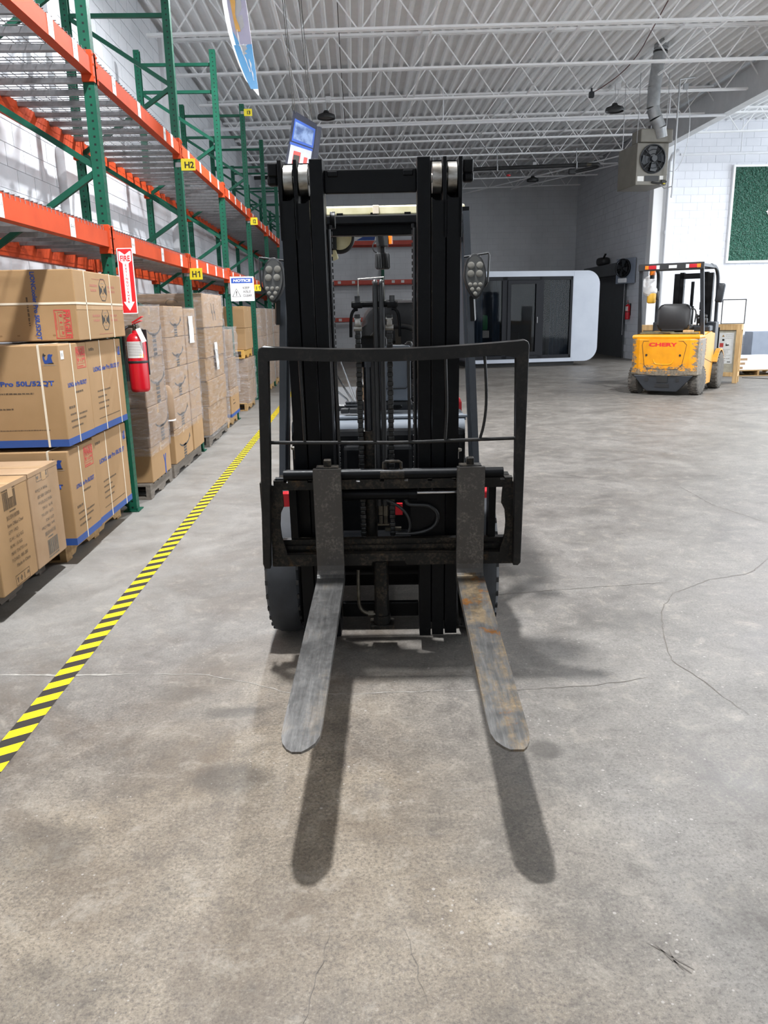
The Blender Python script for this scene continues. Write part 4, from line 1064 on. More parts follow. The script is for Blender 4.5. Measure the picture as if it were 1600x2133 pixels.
# two office chair cartons nearest the camera
pallet(-2.42, 4.06, 1.0, .98, 'woodgrey', 'grey wooden pallet under the two office chair cartons at the left edge', rz=.02)
K['inkdim'] = mat('print_dim', '#5d564d', '#6c655b', 30, .8)
LN = ['SKU:SW1837BR', 'Item: Office Chair', 'QTY: 1PCS', 'G.W.: 16.5 KG', 'N.W.: 15 KG', 'MEAS: 72*67*33.5 cm', 'P.O.NO.: 005-200', 'Made in China']
def chair_box(label, y0, y1, flip, m, rz):
    t, a, b, h = carton(label, -2.62, -1.79, y0, y1, .135, .675, m=m, seam='x', rz=rz)
    wd = y1 - y0
    M = rot2(AF(a, 0, h / 2), 180 if flip else 0)
    ink = 'inkdim' if flip else 'inkbrown'
    barcode(t, M @ Matrix.Translation((-.09, h * .27, 0)), .15, .09, ink)
    scribble(t, M, [(-.09, h * .445, .15, .012), (-.03, h * .235, .07, .008)], ink)
    for i, s in enumerate(LN):
        hh = .026 if i == 0 else .021
        text(s, K[ink], M @ Matrix.Translation((-.075 if i < 7 else -.03, h * (.17 - .068 * i), 0)), t, w=min(.19, .0128 * len(s)), h=hh * .85)
    g = MB(); Mi = M @ Matrix.Translation((.02, -h * .43, 0)); rectring(g, .17, .055, .002, .0009, Mi)
    for k, p in enumerate(([(-.01, .012), (.01, .012), (.004, -.004), (.002, -.016), (-.002, -.016), (-.004, -.004)], [(0, .016), (.012, 0), (0, -.016), (-.012, 0)], [(-.008, -.016), (-.002, -.016), (-.002, .016), (-.008, .016)], [(-.014, -.002), (.014, -.002), (.009, .010), (0, .015), (-.009, .010)])):
        g.prism([(x - .06 + k * .042, y) for x, y in p], .0009, Mi)
    stuff(g.obj('handling_icons', K[ink], t))
    tp_ = MB().bx(a, a + .0013, -b - .001, b + .001, h - .022, h + .001).bx(-a, a, -b + .001, -b + .016, h, h + .0012)
    tp_.obj('worn_edge', K['paper'] if False else K['card2'], t)
    return t
chair_box('office chair carton standing nearest the viewer at the left edge, label the right way up', 3.71, 4.135, False, 'card', .0)
chair_box('paler office chair carton standing upside down, between the nearest carton and the coolers', 4.15, 4.575, True, 'card2', .0)

# ---- stretch film shells
def film(label, x0, x1, y0, y1, z0, z1, seed=0, amp=.008):
    mb = MB(); nx, ny, nz = 8, 10, 14; rnd = random.Random(seed)
    me = bmesh.new(); 
    def face(o, u, v, nu, nv):
        o, u, v = Vector(o), Vector(u), Vector(v); g = [[mb.bm.verts.new(o + u * i / nu + v * j / nv) for i in range(nu + 1)] for j in range(nv + 1)]
        for j in range(nv):
            for i in range(nu): mb.bm.faces.new((g[j][i], g[j][i + 1], g[j + 1][i + 1], g[j + 1][i]))
    dx, dy, dz = x1 - x0, y1 - y0, z1 - z0
    face((x1, y0, z0), (0, dy, 0), (0, 0, dz), ny, nz); face((x0, y0, z0), (dx, 0, 0), (0, 0, dz), nx, nz)
    face((x0, y1, z0), (0, -dy, 0), (0, 0, dz), ny, nz); face((x1, y1, z0), (-dx, 0, 0), (0, 0, dz), nx, nz)
    bmesh.ops.remove_doubles(mb.bm, verts=mb.bm.verts[:], dist=.0005); me.free()
    for v in mb.bm.verts:
        k = math.sin(v.co.z * 23 + v.co.y * 9 + seed) * .5 + math.sin(v.co.z * 41 - v.co.y * 17 + seed * 2) * .5
        d = Vector((1 if v.co.x > x1 - .001 else (-1 if v.co.x < x0 + .001 else 0), -1 if v.co.y < y0 + .001 else (1 if v.co.y > y1 - .001 else 0), 0))
        v.co += d * (amp * .6 + k * amp * .6)
    c = Vector(((x0 + x1) / 2, (y0 + y1) / 2, z0))
    for v in mb.bm.verts: v.co -= c
    o = mb.obj('stretch_film', K['film'], None, c, None, True)
    return tag(o, label, 'stretch film')
def smile_tape(t, a, y, h, m='ink'):
    """Printed carton tape with a curved arrow, running down the aisle face."""
    M = AF(a, y, 0)
    mb = MB()
    for k in range(5): mb.prism([(-.06, .004 + h * .09 * k), (.06, .004 + h * .09 * k), (.06, h * .09 * k + h * .075), (-.06, h * .09 * k + h * .075)], .0009, M)
    arc = [(.24 * math.cos(q), h * .60 + .075 * math.sin(q)) for q in [PI * (1.12 + .76 * k / 12) for k in range(13)]]
    for (p, q), k in zip(zip(arc, arc[1:]), range(12)):
        w = .006 + .012 * math.sin(PI * (k + .5) / 12)
        mb.prism([(p[0], p[1]), (q[0], q[1]), (q[0] * .93, q[1] + w), (p[0] * .93, p[1] + w)], .0009, M)
    mb.prism([(.19, h * .60 - .03), (.27, h * .60 - .022), (.25, h * .60 + .02)], .0009, M)
    mb.obj('printed_tape', K[m], t)
def marks(t, b, a, h, n=3):
    mb = MB()
    for k in range(n):
        cx, cz = random.uniform(-a * .2, a * .7), random.uniform(h * .3, h * .75); r = .05
        pts = [(cx + r * 1.3 * math.cos(q), -b - .001, cz + r * .8 * math.sin(q)) for q in [2 * PI * i / 20 for i in range(17)]]
        mb.tube(pts, .0022, 4)
    mb.obj('marker_scrawl', K['ink'], t)
K['ink2'] = mat('tape_print', '#3d3a38', '#474441', 20, .6)

pallet(-2.30, 6.78, 1.10, .78, 'woodgrey', 'weathered grey pallet under the first stretch-wrapped load, right of the first upright')
zs = [.132, .43, .76, 1.16, 1.575]; nm = ['lowest', 'second', 'third', 'topmost']
for k in range(4):
    t, a, b, h = carton('%s carton of the first stretch-wrapped stack, behind the red extinguisher' % nm[k], -2.62 + .02 * k, -1.735 + .006 * (k % 2), 6.44, 7.10, zs[k], zs[k + 1] - .003, m=('card', 'card3', 'card3', 'card3')[k])
    if k in (1, 2, 3): smile_tape(t, a, .1, h, 'ink2')
    if k < 2:
        MB().bx(.0, .012, -b - .001, -b, h * .35, h * .65).bx(.05, .06, -b - .001, -b, h * .40, h * .65).bx(.05, .06, -b - .001, -b, h * .30, h * .345).obj('printed_mark', K['ink'], t)
    if k == 0: MB().prism([(-.02, .0), (.02, 0), (.02, .10), (.05, .17), (.02, .17), (0, .12), (-.02, .17), (-.05, .17), (-.02, .10)], .001, AF(a, .12, 0)).obj('blue_tape', K['blue'], t)
film('milky stretch film around the first wrapped load behind the red extinguisher', -2.63, -1.728, 6.43, 7.11, .36, 1.59, 1)
pallet(-2.30, 7.92, 1.10, 1.32, 'woodgrey', 'dark pallet under the arrow-taped cartons, second along the row')
zz = [.132, .45, .74, 1.02, 1.30, 1.585]; nm = ['lowest', 'second', 'middle', 'fourth', 'topmost']
for k in range(5):
    t, a, b, h = carton('%s arrow-taped carton in the near column of the second wrapped load' % nm[k], -2.6, -1.725, 7.27, 8.06, zz[k], zz[k + 1] - .003, m='card' if k == 0 else 'card2')
    smile_tape(t, a, .02, h, 'ink2')
    t, a, b, h = carton('%s plain carton in the far column of the second wrapped load' % nm[k], -2.6, -1.715, 8.075, 8.60, zz[k], zz[k + 1] - .003 - (.02 if k == 4 else 0), m='card' if k == 0 else 'card2')
def slip(label, y, z, w, h, x, lean=.0, seed=1):
    mb = MB(); n = 8; rnd = random.Random(seed); L = []
    for i in range(n + 1):
        dy = lean * (i / n) + rnd.uniform(-.008, .008); L.append(((x + rnd.uniform(0, .004), y + dy - w / 2, z - h * i / n), (x + rnd.uniform(0, .006), y + dy + w / 2, z - h * i / n)))
    v = [(mb.bm.verts.new(p), mb.bm.verts.new(q)) for p, q in L]
    for (p, q), (r, s) in zip(v, v[1:]): mb.bm.faces.new((p, r, s, q))
    o = mb.obj('paper_slip', K['paper'], None)
    bm = bmesh.new(); bm.from_mesh(o.data); r = bmesh.ops.solidify(bm, geom=bm.faces[:], thickness=.0008); bm.to_mesh(o.data); bm.free()
    return tag(o, label, 'paper sheet')
slip('white paper sheet taped to the far column of the second wrapped load', 8.30, 1.49, .21, .27, -1.7045, .0, 3)
film('clear stretch film around the arrow-taped second load', -2.61, -1.712, 7.255, 8.615, .40, 1.575, 2)
t = thing('kraft_parcel', 'rounded brown kraft parcel hanging out of the film between the first and second loads', 'parcel', (-1.745, 7.19, .56))
MB().lathe([(.0, 0), (.05, 0), (.062, .02), (.062, .22), (.052, .28), (.03, .315), (0, .325)], 20).obj('body', K['card3'], t, smooth=True)
MB().lathe([(.03, -.004), (.064, .0), (.064, .010), (.03, .012)], 20).obj('film_rim', K['white'], t, smooth=True)
pallet(-2.32, 9.68, 1.16, 1.30, 'woodgrey', 'dark pallet under the third and tallest wrapped load, near the second upright')
zq = [.132, .47, .76, 1.02, 1.36, 1.735]
for k in range(5):
    if k == 4:
        t, a, b, h = carton('long carton capping the third wrapped load, with marker scrawl', -2.86, -1.71, 9.02, 10.34, zq[k], zq[k + 1], m='card2'); marks(t, b, a, h, 3)
        mb = MB()
        for q in (-.12, .04): mb.tube([(a + .001, q, h * .72), (a + .001, q + .02, h * .42), (a + .001, q + .07, h * .50), (a + .001, q + .09, h * .2)], .004, 4)
        mb.obj('marker_scrawl', K['ink2'], t)
    else: carton('%s carton in the third wrapped load, beneath the long capping carton' % ['lowest', 'second', 'third', 'fourth'][k], -2.84, -1.725 + .01 * (k % 2), 9.04 + .02 * (k % 2), 10.30, zq[k], zq[k + 1] - .004, m='card')
slip('crumpled white paper slip hanging on the third wrapped load', 9.62, 1.18, .17, .33, -1.698, .10, 5)
film('glossy stretch film around the third and tallest load', -2.87, -1.702, 9.01, 10.35, .12, 1.745, 3, .014)
pallet(-2.32, 11.0, 1.10, .86, 'wood', 'pale pallet under the lone blue-banded carton, third bay along the row')
t, a, b, h = carton('blue-banded cooler carton half covered by film, beyond the third wrapped load', -2.5, -1.725, 10.68, 11.42, .132, .50, m='card'); band(t, a, b); scribble(t, AF(a, -.2, .16), [(0, 0, .2, .02), (.02, .05, .1, .02)])
carton('film-covered carton in the middle of the narrow stack beyond the third load', -2.5, -1.735, 10.70, 11.40, .503, .92, m='card3')
carton('film-covered carton on top of the narrow stack beyond the third load', -2.45, -1.76, 10.72, 11.38, .923, 1.30, m='card3')
film('bunched clear film around the narrow stack beyond the third load', -2.52, -1.715, 10.66, 11.44, .42, 1.34, 4, .02)
# two-level stack at the fourth bay
pallet(-2.32, 13.0, 1.10, 1.0, 'wood', 'pale block pallet on the floor under the two-level stack in the fourth bay')
for k in range(2):
    carton(('lower', 'upper')[k] + ' carton of the bottom half of the two-level stack', -2.84, -1.73, 12.54, 13.42, .132 + .345 * k, .132 + .345 * k + .342, m='card3')
film('bright wrinkled film around the bottom half of the two-level stack', -2.86, -1.72, 12.52, 13.44, .12, .825, 5, .012)
pallet(-2.32, 13.0, 1.10, 1.0, 'woodyellow', 'yellowish new pallet in the middle of the two-level stack', z=.828)
for k in range(2):
    for j in range(2):
        carton('%s carton, %s side, on the yellowish pallet of the two-level stack' % (('lower', 'upper')[k], ('aisle', 'wall')[j]), (-2.28 - .0 if j == 0 else -2.84), (-1.735 if j == 0 else -2.29), 12.54, 13.40, .961 + .335 * k, .961 + .335 * k + .332, m='card')
# loads farther down the row
for y0, y1, s, nmx in ((14.55, 15.55, 11, 'fourth upright'), (15.72, 16.75, 12, 'fourth and fifth uprights'), (17.4, 18.6, 13, 'fifth upright, far down the aisle')):
    p = pallet(-2.32, (y0 + y1) / 2, 1.1, y1 - y0, 'wood', 'pallet under the dim wrapped load beyond the ' + nmx)
    z = .132
    for k, hh in enumerate((.5, .48, .5)):
        carton('%s carton of the dim wrapped load beyond the %s' % (('bottom', 'middle', 'top')[k], nmx), -2.82, -1.735, y0 + .02, y1 - .02, z, z + hh - .003, m='card3'); z += hh
    film('stretch film around the dim load beyond the ' + nmx, -2.83, -1.722, y0 + .01, y1 - .01, .15, z + .005, s)
# ================================================================ SIGNS ON THE RACK
def yellow_sign(s, x0, x1, z0, z1, y, label):
    t = thing('row_sign', label, 'sign', ((x0 + x1) / 2, y, z0)); w, h = x1 - x0, z1 - z0
    MB().bx(-w / 2, w / 2, -.002, .002, 0, h, .0015, 1).obj('plate', K['yellow'], t)
    MB().bx(-w / 2 - .06, -w / 2 + .01, .002, .006, h * .3, h * .7).obj('hanger', K['galv'], t)
    if s[1] == '1':
        text(s[0], K['ink'], FM((-.016, -.002, h * .2), (1, 0, 0), (0, 0, 1)), t, h=h * .55, bold=.03, ac=(.5, 0), w=w * (.34 if s[0] == 'H' else .09))
        hh = h * .55; MB().prism([(0, 0), (.011, 0), (.011, hh), (.002, hh), (-.016, hh * .80), (-.016, hh * .66), (0, hh * .76)], .0006, FM((.034, -.002, h * .2), (1, 0, 0), (0, 0, 1))).obj('lettering', K['ink'], t)
    else: text(s, K['ink'], FM((.012, -.002, h * .2), (1, 0, 0), (0, 0, 1)), t, h=h * .55, w=w * .66 * (1 if s[0] == 'H' else .62), bold=.03, ac=(.5, 0))
ys = lambda k: FR[k] - .043
yellow_sign('H1', -1.765, -1.628, 1.868, 1.985, ys(2), 'yellow sign reading H1 under the lower orange beam at the second upright')
yellow_sign('H2', -1.765, -1.618, 2.955, 3.07, ys(2), 'yellow sign reading H2 under the upper orange beam at the second upright')
yellow_sign('I1', -1.765, -1.648, 1.90, 2.01, ys(4), 'small yellow sign reading I1 beside the white notice sign')
yellow_sign('I2', -1.765, -1.640, 3.00, 3.12, ys(4), 'small yellow sign reading I2 under the upper orange beam')
yellow_sign('I3', -1.765, -1.630, 4.715, 4.825, ys(4), 'small yellow sign reading I3 near the top of a tall green upright')
# fire extinguisher sign, hung on the first upright
t = thing('fire_extinguisher_sign', 'narrow red and white sign with a down arrow reading FIRE EXTINGUISHER', 'sign', (-1.664, 5.985, 1.512))
w, h = .113, .462
MB().prism(rrect(w, h, .006, 3), .003, FM((0, 0, h / 2), (1, 0, 0), (0, 0, 1))).obj('plate', K['white'], t)
MB().prism(rrect(w - .012, h - .012, .004, 3), .0006, FM((0, -.003, h / 2), (1, 0, 0), (0, 0, 1))).obj('red_field', K['signred'], t)
M = FM((0, -.0037, 0), (1, 0, 0), (0, 0, 1))
MB().prism([(0, .022), (.040, .085), (.021, .085), (.021, .355), (.044, .375), (.044, .44), (.034, .44), (0, .415), (-.034, .44), (-.044, .44), (-.044, .375), (-.021, .355), (-.021, .085), (-.040, .085)], .0006, M).obj('white_arrow', K['white'], t)
text('FIRE', K['signred'], FM((0, -.0044, .370), (1, 0, 0), (0, 0, 1)), t, w=.070, h=.040, bold=.03, ac=(.5, 0))
for i, c in enumerate('EXTINGUISHER'):
    text(c, K['signred'], FM((0, -.0044, .334 - i * .0235), (1, 0, 0), (0, 0, 1)), t, h=.0165, bold=.02, ac=(.5, 0))
# notice sign
t = thing('notice_sign', 'white NOTICE sign with a blue header reading KEEP AISLE CLEAR', 'sign', (-1.592, FR[3] - .05, 1.685))
w, h = .335, .335
MB().prism(rrect(w, h, .008, 3), .003, FM((0, 0, h / 2), (1, 0, 0), (0, 0, 1))).obj('plate', K['white'], t)
MB().bx(-w / 2 + .018, w / 2 - .018, -.0036, -.003, .245, .315).obj('blue_header', K['signblue'], t)
text('NOTICE', K['white'], FM((0, -.0042, .262), (1, 0, 0), (.12, 0, 1)), t, w=.245, h=.038, bold=.045, ac=(.5, 0))
for i, s in enumerate(('KEEP', 'AISLE', 'CLEAR')): text(s, K['ink'], FM((.008, -.0032, .165 - i * .052), (1, 0, 0), (0, 0, 1)), t, w=.095 + .015 * i, h=.033, bold=.006)
mb = MB(); M = FM((-.083, -.0036, .115), (1, 0, 0), (0, 0, 1)); tri = [(-.062, -.055), (.062, -.055), (0, .06)]; ti = [(-.052, -.0505), (.052, -.0505), (0, .050)]
for i in range(3): mb.prism([tri[i], tri[(i + 1) % 3], ti[(i + 1) % 3], ti[i]], .0005, M)
mb.obj('warning_triangle', K['ink'], t)
text('!', K['ink'], FM((-.083, -.0036, .077), (1, 0, 0), (0, 0, 1)), t, h=.062, bold=.02, ac=(.5, 0))
MB().bx(-w / 2 - .03, -w / 2 + .02, .003, .008, .1, .25).obj('hanger', K['galv'], t)

# ================================================================ FIRE EXTINGUISHERS
def extinguisher(label, loc, rz, tagp=True):
    t = thing('fire_extinguisher', label, 'fire extinguisher', loc, rz)
    MB().lathe([(0, .004), (.060, 0), (.070, .012), (.072, .03), (.072, .36), (.066, .40), (.045, .428), (.024, .437), (.022, .455), (0, .456)], 32).obj('cylinder', K['red'], t, smooth=True)
    MB().lathe([(.0735, .215), (.0745, .217), (.0745, .231), (.0735, .233)], 32).obj('retaining_strap', K['black'], t, smooth=True)
    la = MB(); n = 10; M0 = []
    for k in range(n + 1):
        a = math.radians(-130 + 105 * k / n); M0.append((.0732 * math.cos(a), .0732 * math.sin(a)))
    v = [[la.bm.verts.new((x, y, z)) for x, y in M0] for z in (.255, .375)]
    for i in range(n): la.bm.faces.new((v[0][i], v[0][i + 1], v[1][i + 1], v[1][i]))
    lb = la.obj('instruction_label', K['paper'], t)
    for k in range(9):
        z = .362 - k * .0115; mb = MB()
        for i in range(1, n - 1, 1):
            x, y = M0[i]; x2, y2 = M0[i + 1]; mb.quad((x * 1.003, y * 1.003, z), (x2 * 1.003, y2 * 1.003, z), (x2 * 1.003, y2 * 1.003, z + .005), (x * 1.003, y * 1.003, z + .005))
        stuff(mb.obj('small_print', K['inkgrey'], lb))
    (x, y), (x2, y2) = M0[-3], M0[-1]
    MB().quad((x * 1.005, y * 1.005, .257), (x2 * 1.005, y2 * 1.005, .257), (x2 * 1.005, y2 * 1.005, .283), (x * 1.005, y * 1.005, .283)).obj('yellow_mark', K['yellow'], lb)
    MB().cyl((0, 0, .45), (0, 0, .50), .018, n=14).cyl((-.05, 0, .485), (0, 0, .485), .011, n=10).cyl((.02, -.012, .48), (.035, -.02, .48), .014, n=12).obj('valve', K['brass'], t, smooth=True)
    MB().bar((-.015, 0, .50), (.075, -.03, .525), .018, .006).bar((-.015, 0, .512), (.085, -.03, .555), .020, .006).obj('handle', K['signred'], t)
    MB().tube([(-.05, 0, .485), (-.075, -.02, .47), (-.085, -.035, .42), (-.085, -.035, .30), (-.082, -.03, .20), (-.080, -.025, .12)], .0095, 10, smooth=2).cyl((-.080, -.025, .12), (-.079, -.024, .08), .012, .015, 10).obj('hose', K['black'], t, smooth=True)
    MB().bx(-.05, .05, .073, .082, .12, .46, .003).bx(-.02, .02, .02, .08, .455, .465).obj('wall_bracket', K['black'], t)
    MB().tube([(.02 + .016 * math.cos(q), -.02, .50 + .016 * math.sin(q)) for q in [2 * PI * k / 16 for k in range(16)]], .0014, 5, True).obj('pull_pin', K['chrome'], t)
    if tagp:
        mb = MB().prism([(-.018, 0), (.018, 0), (.018, -.11), (-.018, -.11)], .0008, FM((.055, -.055, .47), (.8, .25, .25), (-.45, .1, .9)))
        mb.obj('inspection_tag', K['paper'], t)
    return t
extinguisher('red fire extinguisher hanging on the first green upright below its sign', (-1.655, 6.03, .935), -.25)
extinguisher('small red fire extinguisher on the dim wall right of the roll-up door', (XR - .09, 23.68, 1.16), -PI / 2, False)

# ================================================================ WALL FAN BESIDE THE ROLL-UP DOOR
t = thing('wall_fan', 'dark round fan on a pale wall panel above the roll-up door corner', 'fan', (XR - .20, 23.72, 2.2), .40)
MB().bx(-.02, .012, -.40, .40, 0, .72, .01).obj('back_panel', K['cab'], t)
fr = MB().tube([(-.12, .02 + .30 * math.cos(q), .44 + .26 * math.sin(q)) for q in [2 * PI * k / 28 for k in range(28)]], .012, 6, True)
for r in (.10, .2): fr.tube([(-.15, .02 + r * 1.15 * math.cos(q), .44 + r * math.sin(q)) for q in [2 * PI * k / 24 for k in range(24)]], .004, 4, True)
for k in range(12):
    q = 2 * PI * k / 12; fr.bar((-.16, .02, .44), (-.12, .02 + .30 * math.cos(q), .44 + .26 * math.sin(q)), .005, .005)
fr.obj('fan_guard', K['black'], t, smooth=True)
MB().cyl((-.10, .02, .44), (-.03, .02, .44), .26, n=28).obj('fan_drum', K['mast'], t)
for k in range(4):
    q = 2 * PI * k / 4 + .3; MB().prism([(.03, -.02), (.22, -.09), (.24, .06), (.04, .03)], .004, FM((-.125, .02, .44), (0, math.cos(q), math.sin(q)), (.2, -math.sin(q), math.cos(q)))).obj('fan_blade', K['cowl'], t)
MB().box((-.06, .06, .09), (.08, .34, .14), None, .03).obj('fan_bracket', K['paint_white'], t)

# ================================================================ HIGH-BAY LAMPS (switched off in this part of the hall)
def ufo(label, x, y, z):
    t = thing('high_bay_lamp', label, 'lamp', (x, y, z))
    MB().lathe([(0, .03), (.145, .03), (.165, .012), (.178, 0), (.182, .02), (.175, .052), (.13, .075), (.07, .085), (.06, .12), (.045, .15), (0, .152)], 36).obj('housing', K['black'], t, smooth=True)
    MB().lathe([(0, .012), (.12, .014), (.142, .024), (0, .028)], 32).obj('lens', K['lensplate'], t, smooth=True)
    mb = MB()
    for k in range(24):
        q = 2 * PI * k / 24; mb.bar((.07 * math.cos(q), .07 * math.sin(q), .095), (.165 * math.cos(q), .165 * math.sin(q), .058), .006, .022)
    mb.obj('cooling_fins', K['black'], t)
    MB().tube([(.0 + .02 * math.cos(q), 0, .17 + .02 * math.sin(q)) for q in [2 * PI * k / 12 for k in range(12)]], .004, 5, True).cyl((0, 0, .19), (0, 0, deck(x) - .56 - z), .004, n=6).tube([(.03, 0, .14), (.06, 0, .22), (.05, .02, deck(x) - .5 - z)], .004, 5, smooth=1).obj('hanging_cable', K['conduit'], t)
    MB().box((.05, .02, deck(x) - .53 - z), (.11, .07, .11), None, .006).obj('junction_box', K['paint_white'], t)
ufo('black round high-bay lamp hanging near the tilted hanging banner', -.47, 16.95, 5.26)
ufo('black round high-bay lamp hanging left of the steel heater duct', 5.24, 16.64, 5.26)
ufo('small distant black high-bay lamp in the dim back bay, below the long tube heater', 5.44, 24.84, 5.24)

# ================================================================ UNIT HEATER WITH DUCT
t = thing('unit_heater', 'dull beige unit heater with a round fan, hung from the roof by rods', 'heater', (5.83, 16.0, 3.80), .10)
MB().bx(-.32, .32, 0, .85, 0, .76, .012).bx(-.315, .315, -.004, .02, .18, .20).obj('casing', K['heater'], t)
MB().bx(-.29, .36, -.06, .35, .76, 1.0, .02).obj('draft_hood', K['heater'], t)
g = MB().tube([(.0 + .255 * math.cos(q), -.02, .47 + .255 * math.sin(q)) for q in [2 * PI * k / 36 for k in range(36)]], .012, 6, True)
fh = MB().cyl((0, -.004, .47), (0, .0, .47), .255, n=36).obj('fan_opening', K['mast'], t)
for r in (.09, .17): g.tube([(r * math.cos(q), -.05, .47 + r * math.sin(q)) for q in [2 * PI * k / 28 for k in range(28)]], .004, 4, True)
for k in range(4): 
    q = PI / 4 + PI / 2 * k; g.bar((0, -.06, .47), (.25 * math.cos(q), -.02, .47 + .25 * math.sin(q)), .012, .006)
g.obj('fan_guard', K['cowl'], t, smooth=True)
for k in range(4):
    q = 2 * PI * k / 4 + .2; MB().prism([(.03, -.03), (.20, -.11), (.235, .02), (.19, .07), (.04, .04)], .004, FM((0, -.02, .47), (math.cos(q), 0, math.sin(q)), (-math.sin(q), .25, math.cos(q)))).obj('fan_blade', K['cowl'], t)
MB().cyl((0, -.09, .47), (0, -.02, .47), .055, n=18).obj('fan_motor', K['cowl'], t, smooth=True)
MB().bx(-.29, -.16, -.004, .0, .07, .16).bx(.17, .24, -.004, 0, .10, .17).obj('paper_label', K['paper'], t)
MB().bx(-.14, .15, -.006, .0, .07, .17, .002).obj('name_plate', K['black'], t)
MB().tube([(.0, -.02, .05), (.16, -.03, .03), (.22, -.03, .06), (.30, -.02, .06)], .018, 8).box((.23, -.03, .06), (.08, .05, .06), None, .01).obj('gas_valve', K['black'], t, smooth=True)
MB().box((.25, -.03, .03), (.04, .03, .03), None, .004).obj('yellow_cap', K['yellow'], t)
mb = MB()
for x, y in ((-.29, .1), (.29, .1), (-.29, .75), (.29, .75)): mb.cyl((x, y, .76), (x, y, 2.0), .006, n=6)
mb.obj('hanger_rods', K['conduit'], t)
dd = thing('flue_duct', 'round galvanised flue duct with a bent elbow rising from the heater to the roof', 'duct', (5.87, 16.02, 4.62))
def seg(a, b, r): return MB().cyl(a, b, r, n=24).cyl(Vector(b) - (Vector(b) - Vector(a)).normalized() * .03, b, r + .005, n=24)
P5 = [(.10, -.02, .03), (.05, -.05, .20), (-.04, -.06, .36), (-.10, -.04, .54), (-.09, -.02, .9), (-.04, 0, 1.34), (-.0, .0, 1.58), (.0, 0, 1.70)]
for i, (p, q) in enumerate(zip(P5, P5[1:])): seg(p, q, .118 if i < 6 else .13).obj('duct_section', K['duct'], dd, smooth=True)
MB().cyl((-.01, 0, 1.50), (-.008, 0, 1.53), .132, n=24).obj('clamp', K['chainm'], dd)
t = tag(MB().tube([(6.19, 15.85, 3.55), (6.20, 15.85, 3.62), (6.21, 15.87, 5.35), (6.21, 15.87, 5.62), (6.5, 15.87, 5.66)], .018, 8).tube([(6.19, 15.85, 3.75), (6.05, 15.88, 3.72), (5.98, 15.92, 3.80)], .012, 6).obj('gas_pipe', K['conduit'], smooth=True), 'thin grey gas pipe running up beside the unit heater', 'pipe')
tag(MB().tube([(6.12, 15.93, 4.05), (6.24, 15.85, 4.0), (6.42, 15.86, 4.35), (6.47, 15.86, 4.9), (6.38, 15.87, 5.35), (6.33, 15.87, 5.5)], .006, 5, smooth=2).box((6.33, 15.87, 5.5), (.08, .06, .1)).obj('power_cable', K['conduit'], smooth=True), 'loose grey cable looping down to the unit heater', 'cable')

# ================================================================ LONG TUBE HEATER, WIRES AND ROOF FITTINGS
t = thing('tube_heater', 'long black radiant tube heater hung under the roof behind the forklift mast', 'heater', (0, 22.7, 5.2))
a, b = Vector((-2.71, .65, 0)), Vector((6.25, -.70, .0))
MB().cyl(a, b, .05, n=16).obj('burner_tube', K['black'], t, smooth=True)
MB().cyl(b, b + (b - a).normalized() * .12, .045, n=16).obj('brass_collar', K['brass'], t, smooth=True)
MB().tube([b + Vector((.12, -.02, 0)), b + Vector((.34, -.06, .0)), b + Vector((.30, .05, -.06)), b + Vector((-.05, .2, -.10)), b + Vector((-.35, .3, -.14))], .045, 10, smooth=2).obj('return_bend', K['black'], t, smooth=True)
MB().box(b + Vector((-.30, .28, -.12)), (.2, .12, .14), None, .02).obj('burner_box', K['black'], t)
for f in (.05, .3, .55, .74, .97): p = a.lerp(b, f); MB().cyl(p + Vector((0, 0, -.08)), p + Vector((0, 0, .42)), .011, n=6).box(p + Vector((0, 0, 0)), (.03, .17, .17), None, .01).obj('hanger', K['conduit'], t)
MB().cyl(a.lerp(b, .09), a.lerp(b, .10), .074, n=16).obj('yellow_band', K['wood'], t)
tag(MB().lathe([(0, 0), (.05, .005), (.06, .03), (.04, .05), (0, .06)], 16, Matrix.Translation((4.15, 21.9, 4.92))).obj('alarm_bell', K['red'], smooth=True), 'small red alarm bell hanging under the roof joists near the mast top', 'bell')
tag(MB().box((4.78, 16.69, 5.58), (.10, .08, .11), None, .015).cyl((4.78, 16.69, 5.62), (4.78, 16.69, 5.7), .02, n=8).obj('sensor_box', K['cowl'], None), 'small dark sensor box on the joist left of the right-hand lamp', 'sensor')
tag(MB().tube([(4.97, 13.4, 6.08), (5.15, 14.6, 6.02), (5.42, 15.9, 6.08), (5.30, 16.4, 5.9), (4.95, 16.6, 5.68), (4.80, 16.68, 5.62)], .009, 5, smooth=2).obj('roof_wire', mat('wire_red_brown', '#5a3a38', None), smooth=True), 'reddish brown wire strung under the roof deck above the heater duct', 'wire')
tag(MB().tube([(-.14, 11, 6.06), (-.145, 15, 6.05), (-.143, 17.2, 6.05), (-.12, 21, 6.06)], .008, 5).obj('roof_wire', mat('wire_brown', '#4d4340', None), smooth=True), 'thin dark wire running straight along the roof deck above the mast', 'wire')

